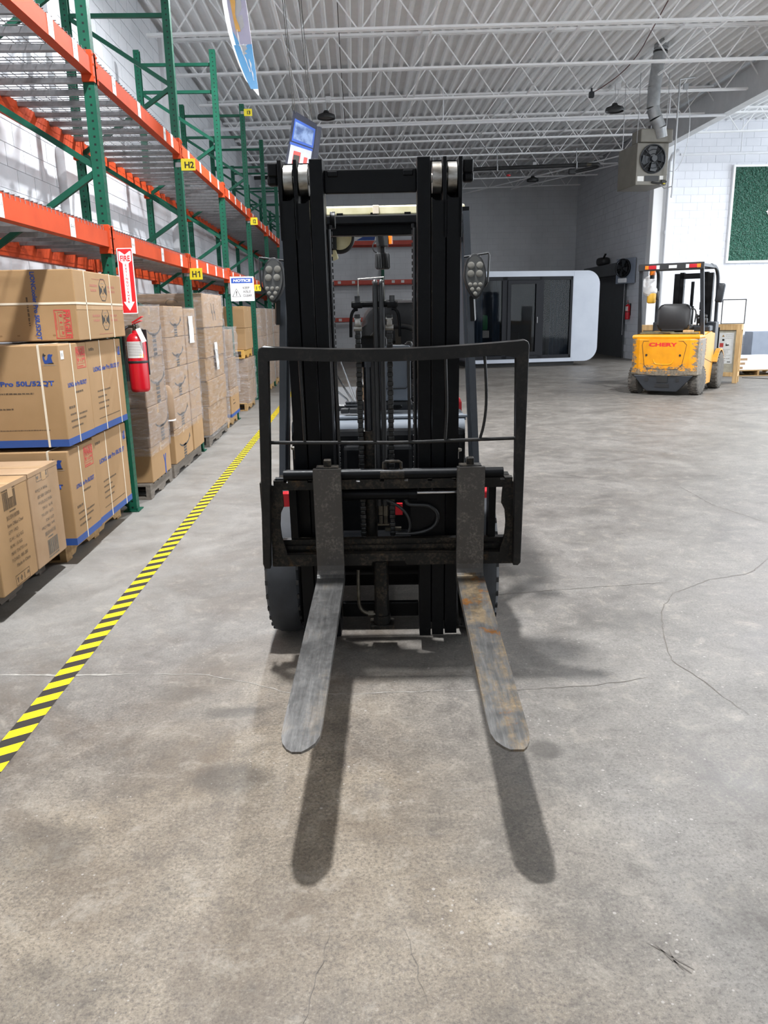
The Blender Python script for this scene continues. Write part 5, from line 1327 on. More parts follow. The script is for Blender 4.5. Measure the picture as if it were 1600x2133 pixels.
# ================================================================ HANGING BANNERS
K['ban1'] = mat('banner_mauve', '#a9a6bd', '#b6b2c6', 3, .45); K['ban2'] = mat('banner_blue', '#5fa3d8', '#6cb0e2', 3, .45); K['ban3'] = mat('banner_orange', '#d8a04e', '#e2b269', 8, .5)
K['bannavy'] = mat('banner_slate', '#2f3140', '#292b36', 5, .45); K['banphoto'] = mat('banner_photo', '#22375c', '#5d6f8e', 7, .45, lo=.4, hi=.6)
t = thing('hanging_banner', 'large mauve and light blue banner with a pointed lower corner, hanging at top centre', 'banner', (-1.0, 9.0, 3.72))
NB = 16
def bcurve(z): return -.005 - .285 * (1 - (1 - min(1, z / 1.15)) ** 2.2)           # left edge
def bright(z): return .055 - .085 * min(1.4, z / .9)
def byy(x): return .35 * (x * 1.6) ** 2
mb = MB(); rows = []
for i in range(NB + 1):
    z = 2.35 * i / NB
    l, r = bcurve(z) if i else .045, bright(z)
    rows.append([mb.bm.verts.new((l + (r - l) * k / 4, byy(l + (r - l) * k / 4), z)) for k in range(5)])
for A, B in zip(rows, rows[1:]):
    for k in range(4): mb.bm.faces.new((A[k], A[k + 1], B[k + 1], B[k]))
r = bmesh.ops.solidify(mb.bm, geom=mb.bm.faces[:], thickness=.004)
mb.obj('banner_sheet', K['white'], t)
def strip(name, za, zb, f0, f1, m, n=10, lift=.006):
    mb = MB(); pr = None
    for i in range(n + 1):
        z = za + (zb - za) * i / n; l, r = bcurve(z), bright(z); a, b = l + (r - l) * f0(z), l + (r - l) * f1(z)
        q = (mb.bm.verts.new((a, byy(a) - lift, z)), mb.bm.verts.new((b, byy(b) - lift, z)))
        if pr: mb.bm.faces.new((pr[0], pr[1], q[1], q[0]))
        pr = q
    mb.obj(name, m, t)
strip('blue_print', .06, .48, lambda z: .10, lambda z: .99, K['ban2'])
strip('mauve_print', .48, 2.3, lambda z: .20, lambda z: .99, K['ban1'])
strip('orange_figure', .60, 1.9, lambda z: .36 - .10 * (z - .7), lambda z: .52 - .06 * (z - .7) + .05 * math.sin(z * 23), K['ban3'], 24, .008)
strip('blue_print_edge', .48, .62, lambda z: .20, lambda z: .20 + (.62 - z) * 1.6, K['ban2'], 4, .0075)
strip('white_script', .22, .62, lambda z: .48 + .1 * math.sin(z * 9), lambda z: .53 + .1 * math.sin(z * 9) + .02 * math.sin(z * 60), K['white'], 24, .009)
strip('white_script', .14, .34, lambda z: .70, lambda z: .76 + .03 * math.sin(z * 70), K['white'], 18, .009)
MB().cyl((-.28, .06, 2.35), (-.28, .06, 2.42), .004, n=5).cyl((-.08, .0, 2.35), (-.08, 0, 2.42), .004, n=5).obj('hanging_cord', K['ink'], t)
K['galvpaper'] = mat('banner_pale_field', '#8d8f96', '#85878e', 6, .5)
t = thing('hanging_banner', 'small tilted dark blue banner with a photo print, hanging above the left mast rail', 'banner', (-.70, 12.0, 3.3))
q = [Vector((-.09, 0, .97)), Vector((.225, .25, .84)), Vector((.09, .25, .12)), Vector((-.28, 0, .12))]
def bil(u, v, lift=.004):
    p = q[3].lerp(q[2], u).lerp(q[0].lerp(q[1], u), v); p = p.copy(); p.y += -lift + .05 * math.sin(v * 3.1) - .02; return p
def patch(name, u0, u1, v0, v1, m, lift, n=6, thick=None):
    mb = MB(); g = [[mb.bm.verts.new(bil(u0 + (u1 - u0) * i / n, v0 + (v1 - v0) * j / n, lift)) for i in range(n + 1)] for j in range(n + 1)]
    for j in range(n):
        for i in range(n): mb.bm.faces.new((g[j][i], g[j][i + 1], g[j + 1][i + 1], g[j + 1][i]))
    if thick: bmesh.ops.solidify(mb.bm, geom=mb.bm.faces[:], thickness=thick)
    return mb.obj(name, m, t)
patch('banner_sheet', 0, 1, 0, 1, K['bannavy'], 0, thick=.006)
patch('white_field', .09, .93, .02, .50, K['galvpaper'], .006); patch('blue_edge', .05, .95, .50, .54, K['blue'], .007)
patch('blue_frame', .10, .96, .56, .90, K['blue'], .006); patch('photo_print', .15, .90, .60, .86, K['banphoto'], .008)
patch('red_panel', .24, .52, .12, .42, K['inkred'], .008); patch('dark_panel', .26, .50, .20, .36, K['ink'], .010); patch('red_panel', .66, .80, .08, .36, K['inkred'], .008)
mb = MB()
for x, y in ((-.09, .0), (-.065, .0), (.13, .18), (.16, .2)): mb.cyl((x, y, .93 if x < 0 else .87), (x - .12, y + .1, 2.82), .004, n=5)
mb.obj('hanging_cord', K['ink'], t)
mb = MB(); pts = [(.215, .27), (.26, .30), (.285, .34), (.28, .36)]
rows = [[mb.bm.verts.new((x - (.80 - z) * .18, y, z)) for x, y in pts] for z in (.82, .65, .45, .2)]
for A, B in zip(rows, rows[1:]):
    for k in range(3): mb.bm.faces.new((A[k], A[k + 1], B[k + 1], B[k]))
bmesh.ops.solidify(mb.bm, geom=mb.bm.faces[:], thickness=.004)
mb.obj('curled_edge', K['bannavy'], t)

# ================================================================ OFFICE POD
pd = thing('office_pod', 'white office pod with rounded corners and dark glazed front, behind the forklift', 'pod', (2.86, 20.82, 0), .14)
PW, PH, PZ, D = 3.74, 2.36, .12, 2.1
outer = [(x + PW / 2, y + PZ + PH / 2) for x, y in rrect(PW, PH, .36, 8)]
wx0, wx1, wz0, wz1 = .20, 2.98, .22, 2.34
mb = MB(); Mf = FM((0, 0, 0), (1, 0, 0), (0, 0, 1))
of = [mb.bm.verts.new((x, 0, z)) for x, z in outer]; ob = [mb.bm.verts.new((x, D, z)) for x, z in outer]
n = len(of)
for i in range(n): mb.bm.faces.new((of[i], of[(i + 1) % n], ob[(i + 1) % n], ob[i]))
mb.bm.faces.new(ob)
# front face around the opening: fan from the opening corners
wc = [mb.bm.verts.new((x, 0, z)) for x, z in ((wx1, wz1), (wx0, wz1), (wx0, wz0), (wx1, wz0))]
k9 = 9
for s in range(4):
    idx = [(s * k9 + i) % n for i in range(k9)]
    for i in range(k9 - 1): mb.bm.faces.new((of[idx[i]], of[idx[i + 1]], wc[s]))
    mb.bm.faces.new((of[idx[-1]], of[(s * k9 + k9) % n], wc[(s + 1) % 4], wc[s]))
mb.obj('shell', K['podwhite'], pd)
MB().bx(.25, PW - .55, .25, D - .2, 0, PZ + .01).obj('plinth', K['black'], pd)
MB().bx(3.0, 3.004, -.0012, 0, .125, 2.47).obj('panel_joint', K['cab'], pd)
fr = MB(); 
for (a, b, c, d) in ((wx0, wx1, wz1 - .09, wz1), (wx0, wx1, wz0, wz0 + .09), (wx0, wx0 + .07, wz0, wz1), (wx1 - .07, wx1, wz0, wz1), (1.02, 1.16, wz0, wz1), (2.04, 2.17, wz0, wz1)): fr.bx(a, b, -.012, .07, c, d, .004)
fo = fr.obj('window_frame', K['podframe'], pd)
dr = MB(); M = FM((1.60, -.004, 1.28), (1, 0, 0), (0, 0, 1)); rectring(dr, .87, 1.93, .09, .03, M)
do = dr.obj('door_leaf', K['podframe'], pd)
MB().cyl((1.985, -.05, 1.15), (1.985, -.05, 1.31), .011, n=8).box((1.985, -.03, 1.16), (.014, .04, .014)).box((1.985, -.03, 1.30), (.014, .04, .014)).obj('door_handle', K['galv'], do)
for (a, b) in ((wx0 + .06, 1.03), (2.16, wx1 - .06)): MB().bx(a, b, .02, .028, wz0 + .08, wz1 - .08).obj('pane', K['glass'], fo)
MB().bx(1.24, 1.96, .012, .02, .38, 2.18).obj('pane', K['glass'], do)
# inside: floor, back lining, curtains, desk, chair, cabinet, green bag
K['podin'] = mat('pod_lining', '#3f444b', '#383d44', 4, .8)
MB().bx(.05, PW - .05, D - .05, D - .03, PZ, 2.44).bx(.15, PW - .15, .05, D - .05, PZ + .03, PZ + .05).bx(.2, PW - .2, .05, D - .05, 2.41, 2.43).bx(.03, .05, .05, D - .05, .5, 2.1).bx(PW - .05, PW - .03, .05, D - .05, .5, 2.1).obj('lining', K['podin'], pd)
def curtain(x0, x1, y, z0, z1):
    mb = MB(); N = int((x1 - x0) / .02); A = []; B = []
    for i in range(N + 1):
        x = x0 + (x1 - x0) * i / N; yy = y + .035 * math.sin(x * 62) + .012 * math.sin(x * 23)
        A.append(mb.bm.verts.new((x, yy, z0))); B.append(mb.bm.verts.new((x, yy, z1)))
    for i in range(N): mb.bm.faces.new((A[i], A[i + 1], B[i + 1], B[i]))
    mb.obj('curtain', K['curtain'], pd, smooth=True)
curtain(.28, .55, .16, .22, 2.28); curtain(.80, 1.02, .16, .22, 2.28); curtain(2.40, 2.92, .16, .22, 2.28)
for nm, lb, x0, x1, y0, y1, z0, z1, m in (('desk', 'brown desk inside the glazed pod', 1.20, 1.75, .7, 1.3, PZ + .05, .90, 'mastlow'), ('white_cabinet', 'low white cabinet inside the pod at the right end of the glass', 2.55, 2.88, .35, .75, PZ + .05, 1.15, 'paint_white'), ('green_bag', 'green bag behind the left pane of the pod', .42, .80, .5, .8, .98, 1.38, None), ('white_carton', 'white carton on the desk behind the left pane of the pod', .40, .82, .45, .85, .78, .97, 'paper'), ('side_table', 'dark side table behind the left pane of the pod', .35, .95, .42, 1.0, PZ + .05, .775, 'mast')):
    c = pd.matrix_basis if False else None
    Mx = Matrix.Translation((2.86, 20.82, 0)) @ Matrix.Rotation(.14, 4, 'Z'); p = Mx @ Vector(((x0 + x1) / 2, (y0 + y1) / 2, z0))
    tt = thing(nm, lb, nm.split('_')[-1], p, .14); w, d, h = x1 - x0, y1 - y0, z1 - z0
    km = K[m] if m else mat('bag_green', '#2e8a4d', '#287a44', 6, .6)
    if nm in ('desk', 'side_table'):
        MB().bx(-w / 2, w / 2, -d / 2, d / 2, h - .03, h, .004).obj('top', km, tt); MB().bx(-w / 2 + .02, w / 2 - .02, -d / 2 + .02, -d / 2 + .04, .02, h - .03).obj('front_panel', km, tt)
        for sx in (-1, 1): MB().bx(sx * (w / 2 - .03) - .015, sx * (w / 2 - .03) + .015, -d / 2 + .02, d / 2 - .02, 0, h - .03).obj('leg', km, tt)
    elif nm == 'white_cabinet':
        MB().bx(-w / 2, w / 2, -d / 2, d / 2, 0, h, .006).obj('body', km, tt); MB().bx(-w / 2 + .01, w / 2 - .01, -d / 2 - .012, -d / 2, .03, h - .03, .003).obj('door', km, tt)
    else: MB().box((0, 0, h / 2), (w, d, h), None, .05 if nm == 'green_bag' else .008, 3).obj('body', km, tt, smooth=nm == 'green_bag'); MB().tube([(-w * .2, 0, h), (-w * .1, 0, h + .05), (w * .1, 0, h + .05), (w * .2, 0, h)], .008, 6, smooth=1).obj('handle', km, tt) if nm == 'green_bag' else MB().bx(-w / 2, w / 2, -.02, .02, h, h + .001).obj('packing_tape', K['packtape'], tt)
Mx = Matrix.Translation((2.86, 20.82, 0)) @ Matrix.Rotation(.14, 4, 'Z')
t = thing('desk_chair', 'dark office chair behind the desk inside the pod', 'chair', Mx @ Vector((1.72, 1.65, PZ + .05)), .14)
MB().box((0, 0, .46), (.46, .44, .08), None, .03, 3).obj('seat', K['seat'], t, smooth=True); MB().prism(rrect(.44, .55, .1, 5), .05, FM((0, .22, .95), (1, 0, 0), (0, 0, 1)), .015).obj('backrest', K['seat'], t, smooth=True)
MB().cyl((0, 0, .06), (0, 0, .44), .03, n=10).obj('stem', K['black'], t)
mb = MB()
for k in range(5): mb.bar((0, 0, .07), (.26 * math.cos(k * 1.257), .26 * math.sin(k * 1.257), .03), .03, .03)
mb.obj('base', K['black'], t)
t = thing('black_bag', 'small black bag on top of the shutter housing above the pod corner', 'bag', (XR - .22, 25.9, 2.825), .2)
MB().box((0, 0, .13), (.30, .5, .26), None, .10, 3).obj('body', K['black'], t, smooth=True); MB().bar((-.1, -.2, .22), (-.15, -.42, .34), .06, .02).obj('flap', K['black'], t)

# ================================================================ GREEN HEDGE PANEL AND THE BRIGHT BAY
gp = thing('hedge_wall_panel', 'large green artificial hedge panel in a white frame on the bright wall', 'wall panel', (10.42, YE + .1 - .012, 2.66))
gw, gh = 3.3, 2.56
bb = MB().bx(.05, gw - .05, -.05, .006, .05, gh - .05).obj('backing', K['grass'], gp)
fr = MB()
for (a, b, c, d) in ((0, gw, 0, .06), (0, gw, gh - .06, gh), (0, .06, .06, gh - .06), (gw - .06, gw, .06, gh - .06)): fr.bx(a, b, -.10, .006, c, d, .004)
fr.obj('frame', K['white'], gp)
mb = MB(); rnd = random.Random(3)
for i in range(15000):
    x, z = rnd.uniform(.06, gw - .06), rnd.uniform(.06, gh - .06)
    if x > 1.7 and rnd.random() < .6: continue
    a = rnd.uniform(0, 2 * PI); s = rnd.uniform(.016, .03); y = rnd.uniform(-.095, -.045); tl = rnd.uniform(-.8, .8)
    u = Vector((math.cos(a), tl * .5, math.sin(a))) * s; v = Vector((-math.sin(a), rnd.uniform(-.6, .6), math.cos(a))) * s * .55; p = Vector((x, y, z))
    mb.bm.faces.new([mb.bm.verts.new(p - u), mb.bm.verts.new(p + v), mb.bm.verts.new(p + u), mb.bm.verts.new(p - v)])
K['leaf'] = mat('plastic_leaf', '#17483a', '#2e6b57', 30, .5)
stuff(mb.obj('leaves', K['leaf'], gp))
em = MB()
ex, ez = 1.17, 1.34
for r, w in ((.135, .014), (.07, .016)):
    rng = range(40) if r > .1 else range(5, 36)
    for k in rng:
        q0, q1 = 2 * PI * k / 40, 2 * PI * (k + 1) / 40
        em.prism([(ex + r * math.cos(q0), ez + r * math.sin(q0)), (ex + r * math.cos(q1), ez + r * math.sin(q1)), (ex + (r - w) * math.cos(q1), ez + (r - w) * math.sin(q1)), (ex + (r - w) * math.cos(q0), ez + (r - w) * math.sin(q0))], .02, FM((0, -.10, 0), (1, 0, 0), (0, 0, 1)))
em.prism([(ex - .175, ez), (ex - .13, ez - .018), (ex - .13, ez + .018)], .02, FM((0, -.10, 0), (1, 0, 0), (0, 0, 1))).prism([(ex + .0, ez - .012), (ex + .065, ez - .012), (ex + .065, ez + .004), (ex, ez + .004)], .02, FM((0, -.10, 0), (1, 0, 0), (0, 0, 1)))
em.obj('round_emblem', K['white'], gp)
t = thing('grey_cabinet', 'low grey cabinet with black handles against the bright wall at the right edge', 'cabinet', (12.2, YE - .23, 0))
MB().bx(-1.05, 1.05, -.22, .22, .10, .78, .006).obj('body', K['cab'], t)
for k in range(4):
    d = MB().bx(-1.04 + k * .52, -.545 + k * .52, -.24, -.222, .12, .765, .004).obj('door', K['cab'], t)
    MB().bx(-.57 + k * .52 - (0 if k % 2 == 0 else .45), -.545 + k * .52 - (0 if k % 2 == 0 else .45), -.262, -.241, .60, .74, .003).obj('handle', K['black'], d)
for x in (-1.0, -.5, 0, .5, 1.0): MB().bx(x - .02, x + .02, -.2, .2, 0, .10).obj('leg', K['galv'], t)

# stacked white boards on a small pallet
pallet(8.75, 17.3, 1.3, 1.0, 'wood', 'small pallet on the floor right of the wooden crate, under the white boards', h=.13)
for k in range(3):
    t = thing('white_board', '%s flat white board on the small pallet right of the crate' % ('bottom', 'middle', 'top')[k], 'board', (8.72 + .05 * k, 17.3 + .06 * k, .131 + .088 * k), .04 * k)
    MB().bx(-.66, .66, -.45, .45, 0, .085, .006).obj('body', K['white'], t); MB().bx(-.662, -.3, -.4515, -.45, .02, .07).obj('print_patch', K['card2'], t)
# crate with a framed white board standing on it
cr = thing('wooden_crate', 'tall flat wooden crate with paper warning labels behind the yellow forklift', 'crate', (6.79, 15.92, 0), -.55)
cw, chh, cd = 1.95, 1.12, .36
for sx in (-1, 1):
    for sy in (-1, 1): MB().bx(sx * (cw / 2 - .045) - .045, sx * (cw / 2 - .045) + .045, sy * (cd / 2 - .03) - .03, sy * (cd / 2 - .03) + .03, 0, chh, .003).obj('corner_post', K['woodcrate'], cr)
for z, hh in ((.13, .08), (chh - .09, .09)):
    for sy in (-1, 1): MB().bx(-cw / 2 + .09, cw / 2 - .09, sy * (cd / 2 - .015) - .015, sy * (cd / 2 - .015) + .015, z, z + hh, .003).obj('rail', K['woodcrate'], cr)
    for sx in (-1, 1): MB().bx(sx * (cw / 2 - .012) - .012, sx * (cw / 2 - .012) + .012, -cd / 2 + .06, cd / 2 - .06, z, z + hh, .003).obj('rail', K['woodcrate'], cr)
MB().bx(-cw / 2 + .05, cw / 2 - .05, -cd / 2 + .032, cd / 2 - .032, .15, chh - .03).obj('inner_panel', mat('osb_panel', '#a9a493', '#989383', 14, .8), cr)
MB().bx(-cw / 2, cw / 2, -cd / 2, cd / 2, chh, chh + .02, .003).obj('lid', K['woodcrate'], cr)
M = FM((.72, -cd / 2 + .0315, 0), (1, 0, 0), (0, 0, 1))
pl = MB().bx(.58, .85, -cd / 2 + .0300, -cd / 2 + .0315, .38, .98).obj('warning_label', K['paper'], cr)
MB().prism([(-.05, .90), (.0, .90), (-.025, .945)], .001, FM((.68, -cd / 2 + .0296, 0), (1, 0, 0), (0, 0, 1))).obj('hazard_triangle', K['wood'], pl)
MB().bx(.60, .67, -cd / 2 + .0288, -cd / 2 + .0299, .70, .78).obj('red_square', K['inkred'], pl)
MB().prism([(.0, .72), (.07, .735), (.05, .755), (.02, .75), (.015, .77), (.0, .77)], .001, FM((.71, -cd / 2 + .0296, 0), (1, 0, 0), (0, 0, 1))).bx(.64, .68, -cd / 2 + .0288, -cd / 2 + .0299, .82, .86).bx(.76, .82, -cd / 2 + .0288, -cd / 2 + .0299, .405, .42).obj('pictogram', K['ink'], pl)
scribble(pl, FM((0, -cd / 2 + .0297, 0), (1, 0, 0), (0, 0, 1)), [(.70, .94, .12, .008), (.70, .91, .12, .008), (.70, .87, .12, .008)] + [(.61, .65 - k * .022, random.uniform(.12, .21), .008) for k in range(7)] + [(.61, .47, .2, .014), (.61, .43, .12, .012)], 'inkgrey')
s2 = MB().prism([(-.05, -.05), (.05, -.05), (.05, .05), (-.05, .05)], .0012, rot2(FM((.50, -cd / 2 + .0315, .86), (1, 0, 0), (0, 0, 1)), -25)).obj('paper_slip', K['paper'], cr)
t = thing('framed_board', 'blank white board in a thin dark frame standing on the wooden crate', 'board', (7.50, 15.60, 1.14), -.20)
mb = MB(); rectring(mb, .45, .48, .014, .02, FM((0, .0, .24), (1, 0, 0), (0, 0, 1))); mb.obj('frame', K['black'], t)
MB().bx(-.214, .214, -.012, -.006, .014, .466).obj('white_panel', K['white'], t)
MB().prism([(0, 0), (.11, 0), (0, .40)], .02, FM((-.20, .0, 0), (0, 1, 0), (0, 0, 1))).obj('back_stand', K['paint_white'], t)
tag(MB().tube([(8.2, 16.4, .006), (8.7, 15.9, .006), (9.4, 15.3, .006), (10.5, 14.9, .006)], .006, 6, smooth=2).obj('floor_cable', K['black'], smooth=True), 'black cable lying on the floor at the right edge beyond the crate', 'cable')

# ================================================================ YELLOW FORKLIFT, seen from behind
yf = thing('forklift', 'yellow electric forklift with scuffed paint, parked at the right with its back turned', 'forklift', (5.28, 13.38, 0), -.60)
def yp(name, mb, m, smooth=False, parent=None): return mb.obj(name, K[m] if isinstance(m, str) else m, parent or yf, None, None, smooth)
plan = [(-.58, .5), (-.585, .20), (-.55, .07), (-.42, .015), (-.2, 0), (.2, 0), (.42, .015), (.55, .07), (.585, .20), (.58, .5)]
mb = MB().prism(plan, .62, Matrix.Translation((0, 0, .345)), .022)
cwt = yp('counterweight', mb, 'forkyellow')
lid = [(-.33, .93), (.30, .93), (.36, .88), (.33, .56), (.26, .47), (-.24, .47), (-.31, .56), (-.37, .86)]
lid = [(-.355, .925), (.31, .925), (.365, .865), (.31, .53), (.24, .455), (-.26, .455), (-.32, .52), (-.37, .86)]
mb = MB()
ys_ = lambda x: -.0 - .0012 + (0 if abs(x) < .2 else (abs(x) - .2) * .07)
for p, q in zip(lid, lid[1:] + lid[:1]): mb.bar((p[0], ys_(p[0]), p[1]), (q[0], ys_(q[0]), q[1]), .006, .010, (0, 1, 0))
yp('lid_groove', mb, 'ink', parent=cwt)
yp('lid_recess', MB().tube([(-.17, -.003, .62), (-.15, -.003, .555), (-.10, -.003, .53), (.10, -.003, .53), (.15, -.003, .555), (.17, -.003, .62)], .007, 6, smooth=2), mat('yellow_ridge', '#e8a20a', None, rough=.4), True, cwt)
for x in (-.29, .27): yp('lid_lock', MB().cyl((x, .004, .69), (x, -.006, .69), .018, n=14), 'black', parent=cwt)
text('CHERY', K['signred'], FM((-.02, -.001, .835), (1, 0, 0), (0, 0, 1)), cwt, w=.47, h=.065, bold=.045, ac=(.5, 0))
yp('top_cover', MB().prism([(-.56, .03), (.56, .03), (.56, .5), (-.56, .5)], .075, Matrix.Translation((0, .02, .955)), .03), mat('yellow_clean', '#dd9606', '#d08b05', 5, .35))
yp('rear_skirt', MB().prism([(-.50, .345), (-.30, .10), (-.26, .07), (.24, .07), (.28, .10), (.50, .345)], .08, FM((0, .10, 0), (1, 0, 0), (0, 0, 1)), .01), 'cowl')
sk = bpy.data.objects[[o.name for o in yf.children if o.name.startswith('rear_skirt')][0]]
yp('tow_hook', MB().bx(-.09, .09, .005, .03, .23, .345).bx(-.12, .12, .012, .03, .14, .20), 'black', parent=sk)
yp('skirt_recess', MB().cyl((-.27, .021, .27), (-.27, .014, .27), .035, n=16).cyl((.25, .021, .27), (.25, .014, .27), .035, n=16), 'black', parent=sk)
def ytyre(x0, w, y, r, rim, steer=0.0):
    ax = Matrix.Translation((x0 + w / 2, y, r)) @ Matrix.Rotation(steer, 4, 'Z') @ FM((-w / 2, 0, 0), (0, 1, 0), (0, 0, 1))
    t_ = yp('tyre', MB().lathe([(rim, .0), (r * .86, .0), (r * .95, .012), (r, .035), (r, w - .035), (r * .95, w - .012), (r * .86, w), (rim, w)], 44, ax), 'rubberdust', True)
    lug = MB()
    for k in range(26):
        for e, a0 in ((w * .25, 0), (w * .75, .12)):
            M = ax @ Matrix.Rotation(2 * PI * k / 26 + a0, 4, 'Z') @ Matrix.Translation((r - .002, 0, e)); lug.box((0, 0, 0), (.014, .024, w * .42), M.to_3x3()); lug.bm.verts.ensure_lookup_table()
            for v in lug.bm.verts[-8:]: v.co += M.translation
    stuff(lug_ := yp('tread_block', lug, 'rubberdust', parent=t_))
    yp('wheel_rim', MB().lathe([(.02, w * .35), (rim * .5, w * .3), (rim * .9, w * .12), (rim, 0.0), (rim, w), (rim * .9, w * .88), (rim * .5, w * .72), (.02, w * .68)], 28, ax), 'cowl', True, t_)
    nut = MB()
    for k in range(6): M = ax @ Matrix.Rotation(2 * PI * k / 6, 4, 'Z'); nut.cyl(M @ Vector((rim * .6, 0, w * .70)), M @ Vector((rim * .6, 0, w * .84)), .014, n=6)
    yp('wheel_nut', nut, 'galv', parent=t_)
ytyre(-.60, .17, .36, .245, .13, -.12); ytyre(.42, .17, .36, .245, .13, -.12); ytyre(-.64, .20, 1.72, .335, .19); ytyre(.46, .20, 1.72, .335, .19)
side = [(.50, .30), (.62, .14), (1.28, .14), (1.36, .40), (1.42, .62), (1.42, 1.02), (1.0, 1.05), (.50, 1.0)]
for x in (-.56, .50):
    b_ = yp('side_panel', MB().prism(side, .06, FM((x, 0, 0), (0, 1, 0), (0, 0, 1)), .012), mat('yellow_side', '#c98d2c', '#bb8226', 5, .4) if x < 0 else K.setdefault('yside', mat('yellow_side', '#cc922f', '#bd8628', 5, .4)))
    yp('panel_gap', MB().bar((x + .062, .52, .62), (x + .062, 1.3, .50), .006, .006), 'ink', parent=b_)
yp('fork_arch', MB().prism([(1.72 + .40 * math.cos(q), .335 + .40 * math.sin(q)) for q in [math.radians(k) for k in range(10, 160, 12)]] + [(1.72 + .37 * math.cos(q), .335 + .37 * math.sin(q)) for q in [math.radians(k) for k in range(154, 9, -12)]], .20, FM((.44, 0, 0), (0, 1, 0), (0, 0, 1))), K['yside'])
yp('chassis', MB().bx(-.50, .50, .45, 1.85, .20, .60, .02).bx(-.50, .50, .5, 1.42, .6, 1.0, .02), 'mast')
yp('battery_hood', MB().bx(-.52, .52, .50, 1.40, .98, 1.055, .025), mat('yellow_hood', '#dd9a0c', '#d0900a', 5, .38))
st = yp('seat', MB().box((-.02, .95, 1.12), (.50, .50, .13), None, .05, 3), 'seat', True)
yp('seat_back', MB().prism(rrect(.56, .46, .10, 6), .13, FM((-.02, .76, 1.30), (1, 0, 0), (0, .12, 1)), .04), 'seat', True, st)
yp('seat_handle', MB().tube([(.26, .72, 1.46), (.31, .74, 1.45), (.33, .78, 1.38), (.31, .8, 1.22)], .012, 6, smooth=2), 'black', True, st)
tg = MB().box((-.02, .40, 1.045), (.95, .26, .03), Matrix.Rotation(.03, 3, 'Z'), .012).box((-.2, .38, 1.065), (.5, .2, .02), Matrix.Rotation(-.2, 3, 'Z'), .009)
tag(tg.obj('rag', mat('rag_khaki', '#4b4636', '#6e664c', 9, .9), None, (5.28, 13.38, 0), (0, 0, -.60)), 'crumpled khaki rag behind the seat of the yellow forklift', 'rag')
tag(MB().box((.30, .38, 1.065), (.16, .12, .07), None, .006).obj('wood_block', K['woodcrate'], None, (5.28, 13.38, 0), (0, 0, -.60)), 'small wooden block on the rear cover of the yellow forklift', 'block')
yp('dash', MB().bx(-.40, .45, 1.50, 1.72, 1.0, 1.16, .03), 'cowl'); yp('side_console', MB().bx(.22, .52, 1.1, 1.49, 1.04, 1.16, .03), 'cowl')
yp('control_levers', MB().bar((.34, 1.15, 1.15), (.33, 1.13, 1.42), .03, .02).box((.33, 1.13, 1.50), (.05, .04, .14), None, .012).box((.36, 1.2, 1.24), (.18, .1, .10), None, .02).bar((.40, 1.2, 1.16), (.41, 1.16, 1.36), .02, .02).bar((.28, 1.2, 1.16), (.27, 1.16, 1.36), .02, .02).box((.34, 1.18, 1.32), (.20, .06, .05), None, .01), 'black', True)
# overhead guard
gm = 'cowl'
for x in (-.53, .53):
    yp('guard_rear_leg', MB().bar((x * 1.0, .40, 1.02), (x * .93, .12, 2.14), .06, .055, (0, 1, 0)), gm)
    yp('guard_front_leg', MB().tube([(x * 1.0, 1.55, .95), (x * .99, 1.50, 1.9), (x * .97, 1.42, 2.08), (x * .95, 1.25, 2.165), (x * .93, .9, 2.18)], .032, 8, smooth=2), gm, True)
    yp('guard_side_rail', MB().bar((x * .93, .10, 2.16), (x * .94, 1.25, 2.17), .045, .05), gm)
rb = yp('guard_rear_bar', MB().bx(-.53, .53, .07, .12, 2.09, 2.205, .01), 'black')
for x0, w, m in ((-.42, .06, 'amber'), (-.355, .12, 'red'), (-.23, .05, 'white'), (.42, .06, 'amber'), (.30, .12, 'red'), (.245, .05, 'white')):
    yp('tail_lamp', MB().bx(x0 - (0 if x0 < 0 else w * .0), x0 + w, .058, .07, 2.115, 2.175, .004), m, parent=rb)
yp('number_plate', MB().bx(-.03, .10, .062, .07, 2.12, 2.17, .002), 'paper', parent=rb)
yp('guard_front_bar', MB().bx(-.50, .50, 1.22, 1.27, 2.13, 2.19, .008), gm)
mb = MB()
for k in range(6): mb.bar((-.40 + k * .16, .12, 2.17), (-.40 + k * .16, 1.24, 2.17), .03, .025)
yp('guard_bars', mb, gm)
# mast beyond
for x in (-.30, .30):
    yp('mast_rail', MB().bx(x - .05, x + .05, 1.98, 2.12, .10, 2.10, .004), 'mast'); yp('mast_rail', MB().bx(x * .72 - .04, x * .72 + .04, 2.0, 2.13, .10, 2.12, .004), 'mast')
yp('mast_crossbar', MB().bx(-.33, .33, 2.0, 2.06, 2.0, 2.10, .004).bx(-.33, .33, 2.0, 2.06, 1.0, 1.08, .004), 'mast')
yp('lift_cylinder', MB().cyl((-.02, 2.06, .2), (-.02, 2.06, 1.5), .05, n=16).cyl((-.02, 2.06, 1.5), (-.02, 2.06, 1.95), .03, n=14), 'mast', True)
yp('carriage', MB().bx(-.5, .5, 2.18, 2.23, .18, .26).bx(-.5, .5, 2.18, 2.23, .52, .60).bx(-.5, -.44, 2.18, 2.23, .2, 1.1).bx(.44, .5, 2.18, 2.23, .2, 1.1), 'mast')
for x in (-.3, .3): yp('fork', MB().prism([(2.23, .60), (2.27, .60), (2.27, .09), (3.3, .07), (3.3, .055), (2.23, .05)], .11, FM((x - .055, 0, 0), (0, 1, 0), (0, 0, 1))), 'steel')
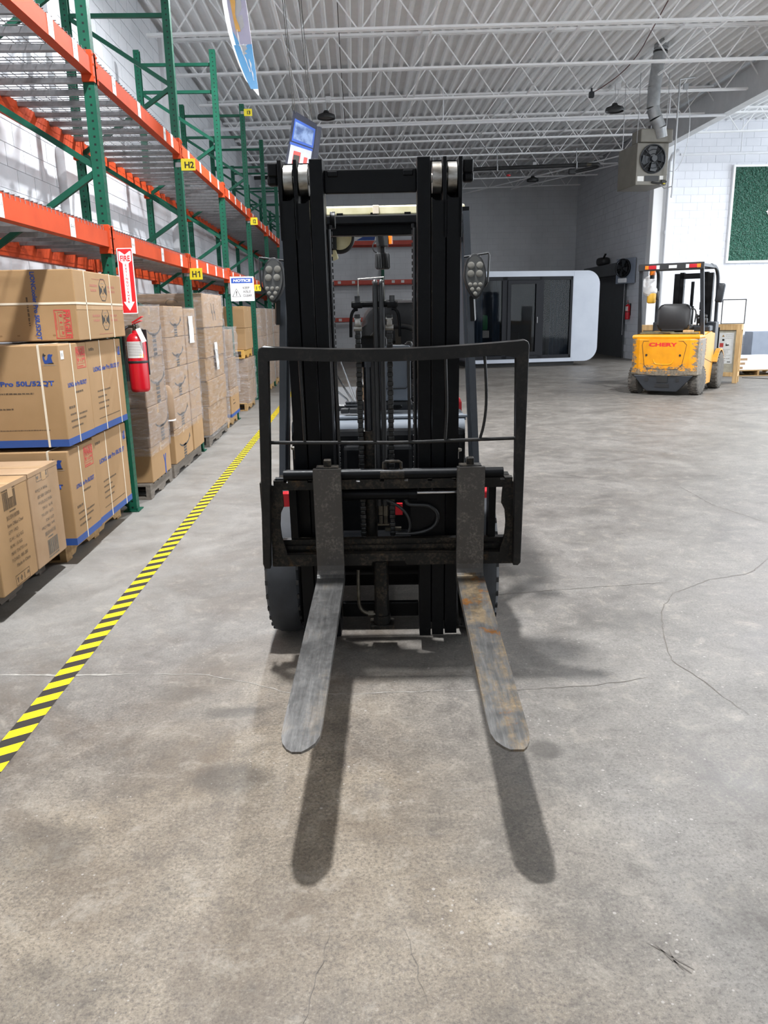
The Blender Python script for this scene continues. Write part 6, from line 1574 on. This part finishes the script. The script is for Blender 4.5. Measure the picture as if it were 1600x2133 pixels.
# lamps, mirror and a bag hanging on the guard
bc = yp('amber_beacon', MB().cyl((-.36, .35, 2.03), (-.36, .35, 2.12), .05, n=16), 'amber', True)
yp('beacon_base', MB().cyl((-.36, .35, 1.97), (-.36, .35, 2.03), .04, n=14), 'black', parent=bc)
yp('work_lamp', MB().box((-.46, 1.05, 1.70), (.12, .10, .16), None, .02).bar((-.50, 1.3, 1.72), (-.46, 1.08, 1.70), .02, .02), 'black', True)
bl = yp('yellow_lamp_shell', MB().box((-.50, .95, 1.66), (.15, .12, .20), None, .035, 3), mat('lamp_yellow', '#d9a93a', '#c99a30', 6, .4), True)
yp('shell_cap', MB().box((-.49, .95, 1.78), (.16, .13, .12), None, .045, 3), 'paper', True, bl)
mb = MB(); bmesh.ops.create_icosphere(mb.bm, subdivisions=3, radius=1.0)
rnd = random.Random(5)
for v in mb.bm.verts:
    k = 1 + .13 * math.sin(v.co.x * 5 + 1) * math.cos(v.co.z * 6) + .07 * math.sin(v.co.y * 9)
    v.co = Vector((v.co.x * .13 * k, v.co.y * .10 * k, v.co.z * .155 * k))
bg_ = mb.obj('plastic_bag', K['bagfilm'], None, None, None, True)
Yx = Matrix.Translation((5.28, 13.38, 0)) @ Matrix.Rotation(-.60, 4, 'Z')
bg_.location = Yx @ Vector((-.48, .55, 1.86)); tag(bg_, 'crumpled clear plastic bag hanging on the guard of the yellow forklift', 'plastic bag')
rm = yp('rear_mirror', MB().box((.60, 1.35, 1.72), (.13, .10, .33), Matrix.Rotation(.12, 3, 'Y'), .03, 3), 'cowl', True)
yp('mirror_bracket', MB().bar((.53, 1.45, 1.72), (.58, 1.38, 1.72), .02, .02), 'black', parent=rm)
yp('front_cowl', MB().bx(.40, .56, 1.42, 1.72, .62, 1.22, .02), 'cowl'); yp('front_cowl', MB().bx(-.56, -.40, 1.42, 1.72, .62, 1.22, .02), 'cowl')
text('CHERY', K['ink'], rot2(FM((.562, .60, .95), (0, 1, 0), (0, 0, 1)), -90), yf, w=.30, h=.05, bold=.02)
